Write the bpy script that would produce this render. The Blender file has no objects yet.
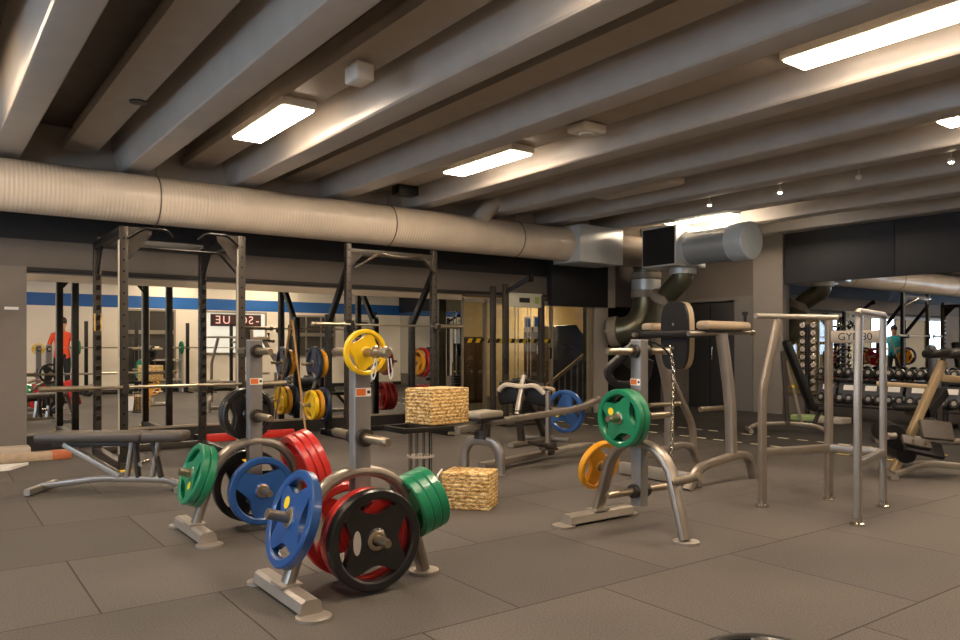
import bpy, bmesh, math, random
from mathutils import Vector, Matrix
random.seed(7)
S = bpy.context.scene
COL = S.collection
PI = math.pi
# ------------------------------------------------------------------ camera
cd = bpy.data.cameras.new('camera'); cam = bpy.data.objects.new('camera', cd); COL.objects.link(cam)
cam.location = (0, 0, 1.12)
cam.rotation_euler = (PI/2, 0, -math.atan2(.588, .809))
cd.sensor_width = 36; cd.lens = 763*36/960; cd.shift_y = 28/960; cd.clip_start = .05; cd.clip_end = 200
S.camera = cam
# ------------------------------------------------------------------ world, exposure
w = bpy.data.worlds.new('world'); S.world = w; w.use_nodes = True
w.node_tree.nodes['Background'].inputs[0].default_value = (.55, .7, 1, 1)
w.node_tree.nodes['Background'].inputs[1].default_value = .3
S.view_settings.view_transform = 'Standard'; S.view_settings.look = 'None'
S.view_settings.gamma = 1; S.view_settings.use_curve_mapping = False
S.view_settings.exposure = 1.38
LAMP = 24.0          # strength of the ceiling light panels
DAY = 6.0            # strength of the daylight windows
# ------------------------------------------------------------------ materials
def lin(c):
    return tuple((x/12.92 if x <= .04045 else ((x+.055)/1.055)**2.4) for x in c)
def rgb(h):
    return lin(tuple(int(h[i:i+2], 16)/255 for i in (0, 2, 4)))
MATS = {}
def mat(name, col, rough=.5, metal=0., var=0., vscale=20., bump=0., bscale=60., coat=0., spec=.5, emit=None, es=0.):
    if name in MATS: return MATS[name]
    m = bpy.data.materials.new(name); m.use_nodes = True; MATS[name] = m
    nt = m.node_tree; n = nt.nodes; l = nt.links; b = n['Principled BSDF']
    c = rgb(col) if isinstance(col, str) else col
    b.inputs['Base Color'].default_value = (*c, 1); b.inputs['Roughness'].default_value = rough
    b.inputs['Metallic'].default_value = metal; b.inputs['Coat Weight'].default_value = coat
    b.inputs['Specular IOR Level'].default_value = spec
    if emit:
        b.inputs['Emission Color'].default_value = (*emit, 1); b.inputs['Emission Strength'].default_value = es
    if var or bump:
        tc = n.new('ShaderNodeTexCoord')
    if var:
        no = n.new('ShaderNodeTexNoise'); no.inputs['Scale'].default_value = vscale; no.inputs['Detail'].default_value = 6
        l.new(tc.outputs['Object'], no.inputs['Vector'])
        mp = n.new('ShaderNodeMapRange'); mp.inputs['From Min'].default_value = .3; mp.inputs['From Max'].default_value = .7
        mp.inputs['To Min'].default_value = 1-var; mp.inputs['To Max'].default_value = 1+var
        l.new(no.outputs['Fac'], mp.inputs['Value'])
        vm = n.new('ShaderNodeVectorMath'); vm.operation = 'SCALE'; vm.inputs[0].default_value = c
        l.new(mp.outputs[0], vm.inputs['Scale']); l.new(vm.outputs[0], b.inputs['Base Color'])
    if bump:
        n2 = n.new('ShaderNodeTexNoise'); n2.inputs['Scale'].default_value = bscale; n2.inputs['Detail'].default_value = 4
        l.new(tc.outputs['Object'], n2.inputs['Vector'])
        bp = n.new('ShaderNodeBump'); bp.inputs['Strength'].default_value = bump; bp.inputs['Distance'].default_value = .004
        l.new(n2.outputs['Fac'], bp.inputs['Height']); l.new(bp.outputs[0], b.inputs['Normal'])
    return m
def floor_mat():
    m = mat('rubber_floor_tiles', '6e655b', .62, 0, spec=.22)
    nt = m.node_tree; n = nt.nodes; l = nt.links; b = n['Principled BSDF']
    tc = n.new('ShaderNodeTexCoord'); mp = n.new('ShaderNodeMapping'); mp.inputs['Location'].default_value = (-.60, -.60, 0)
    l.new(tc.outputs['Object'], mp.inputs[0])
    br = n.new('ShaderNodeTexBrick'); br.offset = .5; br.squash = 1
    br.inputs['Scale'].default_value = 1; br.inputs['Brick Width'].default_value = .98; br.inputs['Row Height'].default_value = .98
    br.inputs['Mortar Size'].default_value = .0045; br.inputs['Mortar Smooth'].default_value = .2; br.inputs['Bias'].default_value = 0
    br.inputs['Color1'].default_value = (*rgb('605a54'), 1); br.inputs['Color2'].default_value = (*rgb('544f4a'), 1)
    br.inputs['Mortar'].default_value = (*rgb('332d28'), 1)
    l.new(mp.outputs[0], br.inputs[0])
    no = n.new('ShaderNodeTexNoise'); no.inputs['Scale'].default_value = 130; no.inputs['Detail'].default_value = 5
    l.new(tc.outputs['Object'], no.inputs[0])
    n3 = n.new('ShaderNodeTexNoise'); n3.inputs['Scale'].default_value = 1.1; n3.inputs['Detail'].default_value = 6
    l.new(tc.outputs['Object'], n3.inputs[0])
    a = n.new('ShaderNodeMath'); a.operation = 'MULTIPLY_ADD'; l.new(no.outputs['Fac'], a.inputs[0]); a.inputs[1].default_value = 1.5; a.inputs[2].default_value = -.20
    a2 = n.new('ShaderNodeMath'); a2.operation = 'MULTIPLY_ADD'; l.new(n3.outputs['Fac'], a2.inputs[0]); a2.inputs[1].default_value = .75; l.new(a.outputs[0], a2.inputs[2])
    vm = n.new('ShaderNodeVectorMath'); vm.operation = 'SCALE'; l.new(br.outputs['Color'], vm.inputs[0]); l.new(a2.outputs[0], vm.inputs['Scale'])
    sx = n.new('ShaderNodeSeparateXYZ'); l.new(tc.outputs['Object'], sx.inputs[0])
    gt = n.new('ShaderNodeMath'); gt.operation = 'GREATER_THAN'; gt.inputs[1].default_value = 7.7; l.new(sx.outputs[0], gt.inputs[0])  # floor colour darkened past the dashed lane, painting in the dimmer light there
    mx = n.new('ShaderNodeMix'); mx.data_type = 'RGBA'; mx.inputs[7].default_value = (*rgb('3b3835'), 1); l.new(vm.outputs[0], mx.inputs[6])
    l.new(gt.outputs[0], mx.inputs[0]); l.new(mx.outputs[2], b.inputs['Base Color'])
    mr = n.new('ShaderNodeMapRange'); mr.inputs['To Min'].default_value = .52; mr.inputs['To Max'].default_value = .8
    l.new(n3.outputs['Fac'], mr.inputs[0]); l.new(mr.outputs[0], b.inputs['Roughness'])
    bp = n.new('ShaderNodeBump'); bp.inputs['Strength'].default_value = .35; bp.inputs['Distance'].default_value = .003
    l.new(no.outputs['Fac'], bp.inputs['Height'])
    b2 = n.new('ShaderNodeBump'); b2.inputs['Strength'].default_value = .6; b2.inputs['Distance'].default_value = .004; b2.invert = True
    l.new(br.outputs['Fac'], b2.inputs['Height']); l.new(bp.outputs[0], b2.inputs['Normal']); l.new(b2.outputs[0], b.inputs['Normal'])
    return m
def band_mat(name, col, rough, metal, axis, freq, strength, var=.08, dist=.01):
    m = mat(name, col, rough, metal, var, 3)
    nt = m.node_tree; n = nt.nodes; l = nt.links; b = n['Principled BSDF']
    tc = n.new('ShaderNodeTexCoord'); wv = n.new('ShaderNodeTexWave'); wv.bands_direction = axis; wv.wave_profile = 'SIN'
    wv.inputs['Scale'].default_value = freq; wv.inputs['Distortion'].default_value = .3; wv.inputs['Detail'].default_value = 1; l.new(tc.outputs['Object'], wv.inputs[0])
    bp = n.new('ShaderNodeBump'); bp.inputs['Strength'].default_value = strength; bp.inputs['Distance'].default_value = dist
    l.new(wv.outputs['Fac'], bp.inputs['Height']); l.new(bp.outputs[0], b.inputs['Normal'])
    return m
def osb_mat():
    m = mat('strand_board', 'c8a060', .6)
    nt = m.node_tree; n = nt.nodes; l = nt.links; b = n['Principled BSDF']
    tc = n.new('ShaderNodeTexCoord'); mp = n.new('ShaderNodeMapping'); mp.inputs['Scale'].default_value = (34, 34, 80)
    l.new(tc.outputs['Object'], mp.inputs[0])
    no = n.new('ShaderNodeTexNoise'); no.inputs['Scale'].default_value = 1; no.inputs['Detail'].default_value = 3; l.new(mp.outputs[0], no.inputs[0])
    cr = n.new('ShaderNodeValToRGB'); e = cr.color_ramp.elements
    e[0].position = .36; e[0].color = (*rgb('8f6228'), 1); e[1].position = .5; e[1].color = (*rgb('d8ae66'), 1)
    x = cr.color_ramp.elements.new(.66); x.color = (*rgb('f3dda8'), 1)
    l.new(no.outputs['Fac'], cr.inputs[0]); l.new(cr.outputs[0], b.inputs['Base Color'])
    wv = n.new('ShaderNodeTexWave'); wv.bands_direction = 'Z'; wv.inputs['Scale'].default_value = 12; wv.inputs['Distortion'].default_value = 2.5; wv.inputs['Detail Scale'].default_value = 6
    l.new(tc.outputs['Object'], wv.inputs[0])
    vm = n.new('ShaderNodeVectorMath'); vm.operation = 'SCALE'; l.new(cr.outputs[0], vm.inputs[0])
    ml = n.new('ShaderNodeMapRange'); ml.inputs['To Min'].default_value = .55; ml.inputs['To Max'].default_value = 1.1; ml.inputs['From Max'].default_value = .6; l.new(wv.outputs['Fac'], ml.inputs[0])
    l.new(ml.outputs[0], vm.inputs['Scale']); l.new(vm.outputs[0], b.inputs['Base Color'])
    bp = n.new('ShaderNodeBump'); bp.inputs['Strength'].default_value = .45; bp.inputs['Distance'].default_value = .006
    l.new(wv.outputs['Fac'], bp.inputs['Height']); l.new(bp.outputs[0], b.inputs['Normal'])
    return m
def glass_mat(name, tint, refl):
    if name in MATS: return MATS[name]
    m = bpy.data.materials.new(name); m.use_nodes = True; MATS[name] = m
    nt = m.node_tree; n = nt.nodes; l = nt.links; n.clear()
    o = n.new('ShaderNodeOutputMaterial'); mx = n.new('ShaderNodeMixShader'); t = n.new('ShaderNodeBsdfTransparent'); g = n.new('ShaderNodeBsdfGlossy')
    t.inputs[0].default_value = (*tint, 1); g.inputs['Roughness'].default_value = .02; mx.inputs[0].default_value = refl
    l.new(t.outputs[0], mx.inputs[1]); l.new(g.outputs[0], mx.inputs[2]); l.new(mx.outputs[0], o.inputs[0])
    return m
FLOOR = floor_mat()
CONC = mat('painted_concrete', 'b3a99d', .32, 0, .06, 4, .25, 25)
CONCD = mat('raw_concrete_soffit', '6a6057', .7, 0, .12, 5, .3, 20)
PLANK = mat('painted_ceiling_board', 'a3998c', .6, 0, .05, 6, .1, 30)
WALLG = mat('taupe_wall_paint', '655d56', .75, 0, .05, 3, .15, 40)
WALLP = mat('taupe_pillar_paint', '786f65', .8, 0, .06, 5, .2, 50)
CREAM = mat('cream_wall_paint', 'e8dcc8', .8, 0, .03, 2)
BLACKW = mat('black_wall_paint', '1d1d1f', .6, 0, .1, 3)
CHARC = mat('charcoal_panel', '242529', .6, 0, .05, 3)
BLUEW = mat('blue_wall_stripe', '1d5c9e', .5)
MIRROR = mat('silvered_mirror', (.86, .88, .87), .0, 1.0)
TRIM = mat('mirror_trim', '9c8e7b', .45, .3)
KICK = mat('dark_kickboard', '1f1a16', .7, 0, .1, 6)
LIGHTG = mat('pale_grey_paint', 'a9a196', .7)
LAMPM = mat('lit_diffuser', 'ffffff', .5, emit=(1., .80, .60), es=LAMP)
LAMPM.node_tree.nodes['Principled BSDF'].inputs['Base Color'].default_value = (.9, .88, .82, 1)
SPOTM = mat('lit_spot_lens', 'ffffff', .5, emit=(1., .8, .55), es=40)
DAYM = mat('daylight_window', 'ffffff', .5, emit=(.55, .75, 1.), es=DAY)
LAMPB = mat('lamp_housing', 'ddd5c8', .5)
SILVER = mat('satin_silver_tube', '968c80', .36, .7, .06, 8, .05, 40)
SILVB = mat('light_silver_plate', 'a8a095', .38, .6, .05, 10)
COLM = mat('grey_lacquer_column', '817d79', .38, .35, .04, 6)
CHROME = mat('brushed_chrome', 'c9c2b5', .2, 1.0)
SLEEVE = mat('worn_steel_sleeve', 'a89a84', .3, .9, .1, 30)
RACK = mat('graphite_rack_steel', '3b352e', .42, .4, .08, 12)
RACKD = mat('black_rack_steel', '171514', .42, .3)
HOLE = mat('adjustment_hole', '050505', .9)
UHMW = mat('light_edge_guard', 'b9ae9c', .5)
BAR = mat('barbell_steel', 'a59a88', .28, .9, .08, 30)
GREEN = mat('green_rubber', '0f7a52', .33, 0, .06, 14, .05, 80, .25)
BLUE = mat('blue_rubber', '1c4a85', .33, 0, .06, 14, .05, 80, .25)
RED = mat('red_rubber', 'c9302a', .33, 0, .06, 14, .05, 80, .25)
YEL = mat('yellow_rubber', 'f2c40e', .35, 0, .04, 14, .05, 80, .2)
ORY = mat('amber_rubber', 'e09a1c', .35, 0, .04, 14, .05, 80, .2)
NAVY = mat('navy_rubber', '242f42', .35, 0, .05, 14)
BLK = mat('black_rubber', '1d1b1a', .3, 0, .1, 14, .06, 80, .2)
DRED = mat('dark_red_rubber', '9c1a18', .33, 0, .06, 14)
BADGEY = mat('yellow_badge', 'f4cf1c', .4)
BADGES = mat('silver_badge', 'c9c3b8', .35, .4)
ORANGE = mat('orange_sticker', 'd9702a', .5)
WHITE = mat('white_print', 'e8e4dc', .5)
REDP = mat('red_paint', 'c4281e', .45, 0, .05, 8)
VINYL = mat('black_vinyl', '151312', .5, 0, .05, 20, .08, 150, spec=.3)
VINYLB = mat('grey_brown_vinyl', '4c443d', .5, 0, .05, 20, .08, 150)
VINYLT = mat('tan_pad_edge', '9f8c72', .5, 0, .05, 20)
SLATE = mat('slate_grey_vinyl', '4a4b50', .5, 0, .05, 20)
WOODL = mat('pale_wood_beam', 'b09a80', .6, 0, .12, 14)
OSB = osb_mat()
DUCT = band_mat('cream_corrugated_duct', 'e4d3bc', .25, .0, 'X', 8.0, .3, .06, .008)
GALV = band_mat('galvanised_spiral_duct', 'dbe2e6', .24, .55, 'Y', 2.3, .2, .05, .006)
SHEET = mat('galvanised_sheet', 'd6d8d6', .38, .35, .05, 5)
INSUL = mat('dark_insulated_pipe', '77745f', .3, .6, .15, 7, .2, 12)
COLLAR = mat('ribbed_duct_collar', 'a09687', .6, 0, .08, 20, .3, 60)
DARK = mat('dark_recess', '15120f', .8)
GLASS = glass_mat('clear_glass', (.93, .95, .93), .07)
ALU = mat('aluminium_mullion', '9d9484', .35, .6)
DASH = mat('pale_floor_marking', 'd9d0b4', .6)
DASHY = mat('yellow_floor_marking', 'c7ab52', .6)
SKIN = mat('skin', 'c68e6c', .5)
HAIR = mat('dark_hair', '1c1410', .6)
WARMW = mat('warm_stair_wall', 'cdb892', .8, 0, .04, 2)
DKWOOD = mat('dark_stair_wood', '3a2a1c', .5, 0, .1, 8)
# ------------------------------------------------------------------ mesh builder
class MB:
    def __init__(s): s.bm = bmesh.new(); s.mi = 0; s.mats = []
    def m(s, material):
        if material not in s.mats: s.mats.append(material)
        s.mi = s.mats.index(material); return s
    def raw(s, vs, fs, M=None):
        vv = [s.bm.verts.new((M @ Vector(v)) if M else v) for v in vs]
        out = []
        for f in fs:
            try:
                x = s.bm.faces.new([vv[i] for i in f]); x.material_index = s.mi; out.append(x)
            except ValueError: pass
        return vv, out
    def box(s, c, size, rz=0, M=None, bev=0, seg=2):
        hx, hy, hz = (a/2 for a in size)
        T = Matrix.Translation(c) @ Matrix.Rotation(rz, 4, 'Z') @ (M if M else Matrix())
        vs = [(x, y, z) for x in (-hx, hx) for y in (-hy, hy) for z in (-hz, hz)]
        fs = [(0, 1, 3, 2), (4, 6, 7, 5), (0, 4, 5, 1), (2, 3, 7, 6), (0, 2, 6, 4), (1, 5, 7, 3)]
        vv, ff = s.raw(vs, fs, T)
        if bev > 0:
            es = list({e for f in ff for e in f.edges})
            r = bmesh.ops.bevel(s.bm, geom=es, offset=min(bev, .49*min(size)), segments=seg, affect='EDGES', profile=.5)
            for f in r['faces']: f.material_index = s.mi
        return s
    def span(s, a, b, bev=0):
        return s.box([(p+q)/2 for p, q in zip(a, b)], [abs(q-p) for p, q in zip(a, b)], bev=bev)
    def tube(s, pts, r=.025, seg=12, fil=0, prof=None, up=(0, 0, 1), closed=False, r1=None, cr=.25):
        P = [Vector(p) for p in pts]
        if fil:
            Q = [P[0]]
            for i in range(1, len(P)-1):
                a, b, c = P[i-1], P[i], P[i+1]; u = (a-b); v = (c-b)
                t = min(fil, u.length*.48, v.length*.48); p0 = b+u.normalized()*t; p2 = b+v.normalized()*t
                for k in range(7):
                    q = k/6; Q.append(p0*(1-q)**2+b*2*q*(1-q)+p2*q*q)
            Q.append(P[-1]); P = Q
        if prof:
            w, h = prof[0]/2, prof[1]/2; c = min(w, h)*cr
            ring = []
            for (cx, cy, a0) in ((w-c, h-c, 0), (-w+c, h-c, 90), (-w+c, -h+c, 180), (w-c, -h+c, 270)):
                for k in range(3):
                    a = math.radians(a0+45*k); ring.append((cx+c*math.cos(a), cy+c*math.sin(a)))
        else:
            ring = [(r*math.cos(2*PI*k/seg), r*math.sin(2*PI*k/seg)) for k in range(seg)]
        n = len(ring); up = Vector(up); rows = []; N = len(P)
        prev = None
        for i, p in enumerate(P):
            if closed: t = (P[(i+1) % N]-P[i-1]).normalized()
            elif i == 0: t = (P[1]-P[0]).normalized()
            elif i == N-1: t = (P[-1]-P[-2]).normalized()
            else: t = ((P[i+1]-p).normalized()+(p-P[i-1]).normalized()).normalized()
            if prev is None:
                u = up if abs(up.dot(t)) < .95 else Vector((1, 0, 0))
                sx = t.cross(u).normalized()
            else:
                sx = (prev-t*prev.dot(t)).normalized()
            prev = sx; sy = sx.cross(t).normalized()
            k = 1 if r1 is None else (1-(i/(N-1)))+(r1/r)*(i/(N-1))
            rows.append([s.bm.verts.new(p+sx*a*k+sy*b*k) for a, b in ring])
        rng = N if closed else N-1
        for i in range(rng):
            A, B = rows[i], rows[(i+1) % N]
            for k in range(n):
                f = s.bm.faces.new((A[k], A[(k+1) % n], B[(k+1) % n], B[k])); f.material_index = s.mi
        if not closed:
            f = s.bm.faces.new(rows[0][::-1]); f.material_index = s.mi
            f = s.bm.faces.new(rows[-1]); f.material_index = s.mi
        return s
    def cyl(s, a, b, r, seg=20, r1=None): return s.tube([a, b], r, seg, r1=r1)
    def lathe(s, prof, o=(0, 0, 0), axis='Z', seg=28):
        R = {'Z': Matrix(), 'X': Matrix.Rotation(PI/2, 4, 'Y'), 'Y': Matrix.Rotation(-PI/2, 4, 'X')}[axis]
        T = Matrix.Translation(o) @ R; rows = []
        for (r, z) in prof:
            if r < 1e-6: rows.append([s.bm.verts.new(T @ Vector((0, 0, z)))])
            else: rows.append([s.bm.verts.new(T @ Vector((r*math.cos(2*PI*k/seg), r*math.sin(2*PI*k/seg), z))) for k in range(seg)])
        for A, B in zip(rows, rows[1:]):
            for k in range(seg):
                q = [A[k % len(A)], A[(k+1) % len(A)], B[(k+1) % len(B)], B[k % len(B)]]
                u = []
                for v in q:
                    if v not in u: u.append(v)
                if len(u) > 2:
                    f = s.bm.faces.new(u); f.material_index = s.mi
        return s
    def prism(s, poly, plane, d0, d1):
        def P(a, b, d): return {'xz': (a, d, b), 'yz': (d, a, b), 'xy': (a, b, d)}[plane]
        n = len(poly); vs = [P(a, b, d0) for a, b in poly]+[P(a, b, d1) for a, b in poly]
        fs = [tuple(range(n)), tuple(range(2*n-1, n-1, -1))]+[(i, n+i, n+(i+1) % n, (i+1) % n) for i in range(n)]
        s.raw(vs, fs); return s
    def ball(s, c, r, sc=(1, 1, 1), seg=16):
        T = Matrix.Translation(c) @ Matrix.Diagonal((*sc, 1))
        q = bmesh.ops.create_uvsphere(s.bm, u_segments=seg, v_segments=seg//2+2, radius=r, matrix=T)
        for v in q['verts']:
            for f in v.link_faces: f.material_index = s.mi
        return s
    def build(s, name, material=None, parent=None, loc=None, rot=None, ang=35):
        ang = getattr(s, 'ang', ang)
        if material and not s.mats: s.mats = [material]
        bmesh.ops.recalc_face_normals(s.bm, faces=s.bm.faces)
        a = math.radians(ang)
        for f in s.bm.faces: f.smooth = True
        for e in s.bm.edges:
            if len(e.link_faces) == 2 and e.calc_face_angle(0) > a: e.smooth = False
        me = bpy.data.meshes.new(name); s.bm.to_mesh(me); s.bm.free()
        for mm in s.mats: me.materials.append(mm)
        o = bpy.data.objects.new(name, me); COL.objects.link(o)
        if parent: o.parent = parent
        if loc is not None: o.location = loc
        if rot is not None: o.rotation_euler = rot
        return o
def tag(o, label=None, cat=None, group=None, kind=None):
    if label: o['label'] = label
    if cat: o['category'] = cat
    if group: o['group'] = group
    if kind: o['kind'] = kind
    return o
def thing(name, label, cat, loc=(0, 0, 0), rz=0, group=None):
    o = bpy.data.objects.new(name, None); COL.objects.link(o); o.empty_display_size = .1
    o.location = loc; o.rotation_euler = (0, 0, rz)
    return tag(o, label, cat, group)
def struct(name, mb, material=None, parent=None, label=None, cat=None):
    o = mb.build(name, material, parent)
    if parent is None: o['kind'] = 'structure'
    return tag(o, label, cat)
def kids(o): return [c for c in COL.objects if c.parent == o]
def copy_tree(o, parent=None, label=None, group=None):
    c = o.copy(); COL.objects.link(c); c.parent = parent
    if label: c['label'] = label
    if group: c['group'] = group
    for k in kids(o): copy_tree(k, c)
    return c
def text_obj(name, s, size, material, parent=None, loc=(0, 0, 0), rot=(0, 0, 0), ext=.002):
    cu = bpy.data.curves.new(name, 'FONT'); cu.body = s; cu.size = size; cu.extrude = ext
    cu.align_x = 'CENTER'; cu.align_y = 'CENTER'
    t = bpy.data.objects.new('text_tmp', cu); COL.objects.link(t)
    dg = bpy.context.evaluated_depsgraph_get(); me = bpy.data.meshes.new_from_object(t.evaluated_get(dg))
    bpy.data.objects.remove(t); o = bpy.data.objects.new(name, me); COL.objects.link(o)
    me.materials.clear(); me.materials.append(material); o.location = loc; o.rotation_euler = rot
    if parent: o.parent = parent
    return o
# ------------------------------------------------------------------ setting
XL, XR, YB, YW = -5.0, 11.85, -1.3, 9.6
ZR, ZC = 3.05, 3.5
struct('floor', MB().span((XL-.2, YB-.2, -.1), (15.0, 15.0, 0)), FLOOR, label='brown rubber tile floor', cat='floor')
struct('ceiling', MB().span((XL-.2, YB-.2, ZC), (15.0, 15.0, ZC+.15)), CONCD, label='raw concrete ceiling slab above the ribs', cat='ceiling')
def RibMB(poly):
    m_ = MB().prism(poly, 'xz', YB, 9.28); m_.ang = 25; return m_
n = 0
for k in range(-5, 10):
    r = .78+1.22*k
    if r > XR+.3 or r < XL+.3: continue
    n += 1
    poly = [(r-.36, ZC), (r-.262, ZR+.05), (r-.257, ZR+.022), (r-.245, ZR+.006), (r-.228, ZR)]+[ (r-.012, ZR), (r, ZR+.012), (r+.09, ZC)]
    struct('trim_%d' % n, RibMB(poly), CONC, label='painted concrete ceiling rib', cat='beam')
for k in range(-5, 9):
    x = 1.12+1.22*k
    if x < XL+.1: continue
    n += 1
    struct('trim_%d' % n, MB().span((x+.05, YB, 3.22), (x+.37, 9.12, 3.30)).span((x+.15, YB, 3.30), (x+.25, 9.12, ZC)), PLANK, label='flat painted board between ceiling ribs', cat='board')
n += 1
struct('trim_%d' % n, MB().span((XL, 9.28, ZR-.1), (XR, 9.5, ZC)), CONC, label='concrete girder over the duct', cat='beam')
# mirror wall (along X at YW)
wl = MB().m(BLACKW).span((XL, YW, 2.30), (9.7, YW+.15, ZC)).m(WALLG).span((XL, YW, 1.93), (8.35, YW+.15, 2.30))
wl.span((XL, YW, 0), (.3, YW+.15, 1.93)).span((.3, YW+.02, 0), (6.62, YW+.15, 1.93))
struct('wall_back', wl, label='taupe header wall above the mirrors', cat='wall')
n += 1
struct('trim_%d' % n, MB().span((-1.6, YW-.05, 0), (.885, YW, 2.0)), WALLP, label='taupe pillar at the left end of the mirror', cat='pillar')
n += 1
struct('trim_%d' % n, MB().m(BLACKW).span((8.35, YW-.12, 1.83), (9.66, YW+.15, 2.62), bev=.005), label='black box header over the glass', cat='header')
n += 1
struct('trim_%d' % n, MB().m(LIGHTG).span((9.40, YW-.06, 0), (9.72, YW+.15, 1.88)).span((9.62, YW-.1, 1.83), (9.86, YW+.15, 2.6)), label='pale post right of the glass', cat='post')
struct('baseboard_back', MB().span((.885, YW-.035, 0), (6.62, YW+.0, .165)), KICK, label='dark kickboard under the mirror', cat='kickboard')
n += 1
struct('trim_%d' % n, MB().span((.885, YW-.04, .165), (6.62, YW, .19)).span((.885, YW-.03, 1.85), (6.62, YW, 1.93)), TRIM, label='trim strips above and below the mirror', cat='trim')
n += 1
struct('trim_%d' % n, MB().span((-5, YW-.03, 1.955), (8.35, YW, 2.0)), KICK, label='thin dark ledge above the mirrors', cat='trim')
tag(MB().span((.68, YW-.055, 1.53), (.81, YW-.05, 1.56)).build('wall_label', WHITE), 'small white label plate on the left pillar', 'label plate')
xs = [.885, 2.78, 4.70, 6.60]
for i in range(3):
    o = MB().span((xs[i]+.002, YW-.02, .19), (xs[i+1]-.002, YW-.002, 1.85)).build('wall_mirror', MIRROR)
    tag(o, ['large wall mirror panel behind the left power rack', 'large wall mirror panel behind the leaning stick and half rack', 'wall mirror panel between the half rack and the glass partition'][i], 'mirror')
# right part of that wall
wr = MB().m(WALLG).span((9.70, YW, 1.86), (XR+.3, YW+.15, ZC)).span((11.35, YW, 0), (XR+.3, YW+.15, 1.86))
wr.m(DARK).span((9.70, YW+.5, 0), (11.5, YW+.55, 1.9)).span((9.68, YW+.15, 0), (9.70, YW+.5, 1.9)).span((11.35, YW+.15, 0), (11.4, YW+.5, 1.9)).span((9.7, YW+.15, 1.86), (11.4, YW+.5, 1.9))
struct('wall_recess', wr, label='taupe wall over a dark recess', cat='wall')
# end wall
we = MB().m(WALLG).span((XR, YB, 0), (XR+.15, YW, ZC))
struct('wall_right', we, label='end wall', cat='wall')
n += 1
struct('trim_%d' % n, MB().span((XR-.12, 7.43, 0), (XR, 8.0, ZR)), mat('pilaster_grey', '7d766e', .7, 0, .04, 3), label='grey pilaster at the corner of the mirrored end wall', cat='pillar')
n += 1
tz = MB()
tz.span((XR-.06, 5.62, 2.2), (XR, 7.43, ZR), bev=.004).span((XR-.06, 3.0, 2.2), (XR, 5.612, ZR), bev=.004).span((XR-.06, YB, 2.2), (XR, 2.992, ZR), bev=.004)
struct('trim_%d' % n, tz, CHARC, label='charcoal panels over the end wall mirrors', cat='panel')
ys = [7.42, 4.62, 2.0, YB+.02]
for i in range(3):
    o = MB().span((XR-.03, ys[i+1]+.003, .35), (XR-.005, ys[i]-.003, 2.2)).build('end_mirror', mat('smoky_mirror', (.66, .67, .68), .0, 1.0))
    tag(o, ['end wall mirror nearest the grey pilaster', 'end wall mirror at the right edge of the photo', 'end wall mirror beyond the right edge of the photo'][i], 'mirror')
dr = struct('door_1', MB().span((XR-.05, 8.45, 0), (XR, 9.45, 1.95), bev=.01), mat('dark_grey_door', '2b2a2a', .5), label='dark double door in the far corner', cat='door')
MB().span((XR-.06, 8.945, .02), (XR-.05, 8.955, 1.93)).build('door_gap', HOLE, dr)
MB().cyl((XR-.1, 8.88, .9), (XR-.1, 8.88, 1.15), .012).build('door_handle', CHROME, dr)
n += 1
struct('trim_%d' % n, MB().span((XR-.10, 8.02, 0), (XR, 8.40, 1.98)).span((XR-.09, 8.0, 1.98), (XR, 9.6, 2.04)), mat('mid_grey_paint', '6b6762', .7), label='grey casing beside the far double door', cat='trim')
# back and left walls
wb = MB().m(CREAM).span((XL, YB-.15, 0), (XR, YB, 2.12)).span((XL, YB-.15, 2.42), (XR, YB, ZC)).m(BLUEW).span((XL, YB-.15, 2.12), (XR, YB+.002, 2.42))
wb.m(KICK).span((XL, YB, 0), (XR, YB+.015, .1))
struct('wall_front', wb, label='cream wall with a blue stripe, seen in the mirror', cat='wall')
struct('wall_left', MB().span((XL-.15, YB, 0), (XL, YW, ZC)), CREAM, label='left wall', cat='wall')
def wall_window(name, x0, x1, z0, z1, pane, bars=(), label='', hb=()):
    m_ = MB().m(ALU).span((x0-.05, YB, z0-.05), (x1+.05, YB+.03, z0)).span((x0-.05, YB, z1), (x1+.05, YB+.03, z1+.05)).span((x0-.05, YB, z0), (x0, YB+.03, z1)).span((x1, YB, z0), (x1+.05, YB+.03, z1))
    for b in bars: m_.span((b-.02, YB, z0), (b+.02, YB+.03, z1))
    for b in hb: m_.span((x0, YB, b-.05), (x1, YB+.05, b+.05))
    o = struct(name, m_, label=label, cat='window')
    MB().span((x0, YB, z0), (x1, YB+.012, z1)).build('pane', pane, o)
    return o
DIMG = mat('dim_glass', '4a4640', .12)
PALEG = mat('pale_lit_glass', 'b7b8ae', .15, emit=(1, .93, .8), es=.25)
wall_window('window_1', 3.95, 5.15, .3, 2.05, DIMG, (4.55,), 'reception window with a pale shelf, seen in the mirror', hb=(1.52,))
wall_window('window_2', 5.95, 7.55, 1.0, 2.05, PALEG, (6.9,), 'window carrying a lettered sign, seen in the mirror')
wall_window('window_3', 8.3, 9.6, .9, 2.0, DIMG, (8.75, 9.2), 'grey barred window, seen in the mirror', hb=(1.5,))
wd = MB().m(ALU)
WINS = ((.9, 1.7), (2.6, 3.4), (4.7, 5.5), (6.6, 7.4))
for (a, b) in WINS:
    wd.span((XL, a-.06, .8), (XL+.03, b+.06, .86)).span((XL, a-.06, 2.4), (XL+.03, b+.06, 2.46)).span((XL, a-.06, .8), (XL+.03, a, 2.46)).span((XL, b, .8), (XL+.03, b+.06, 2.46))
wo = struct('window_4', wd, label='daylight windows in the left wall', cat='window')
for (a, b) in WINS: MB().span((XL, a, .86), (XL+.012, b, 2.4)).build('pane', DAYM, wo)
sg = thing('lettered_sign', 'dark sign with pale pink capital letters, seen reversed in the mirror', 'sign', (6.75, YB+.03, 1.86))
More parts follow.
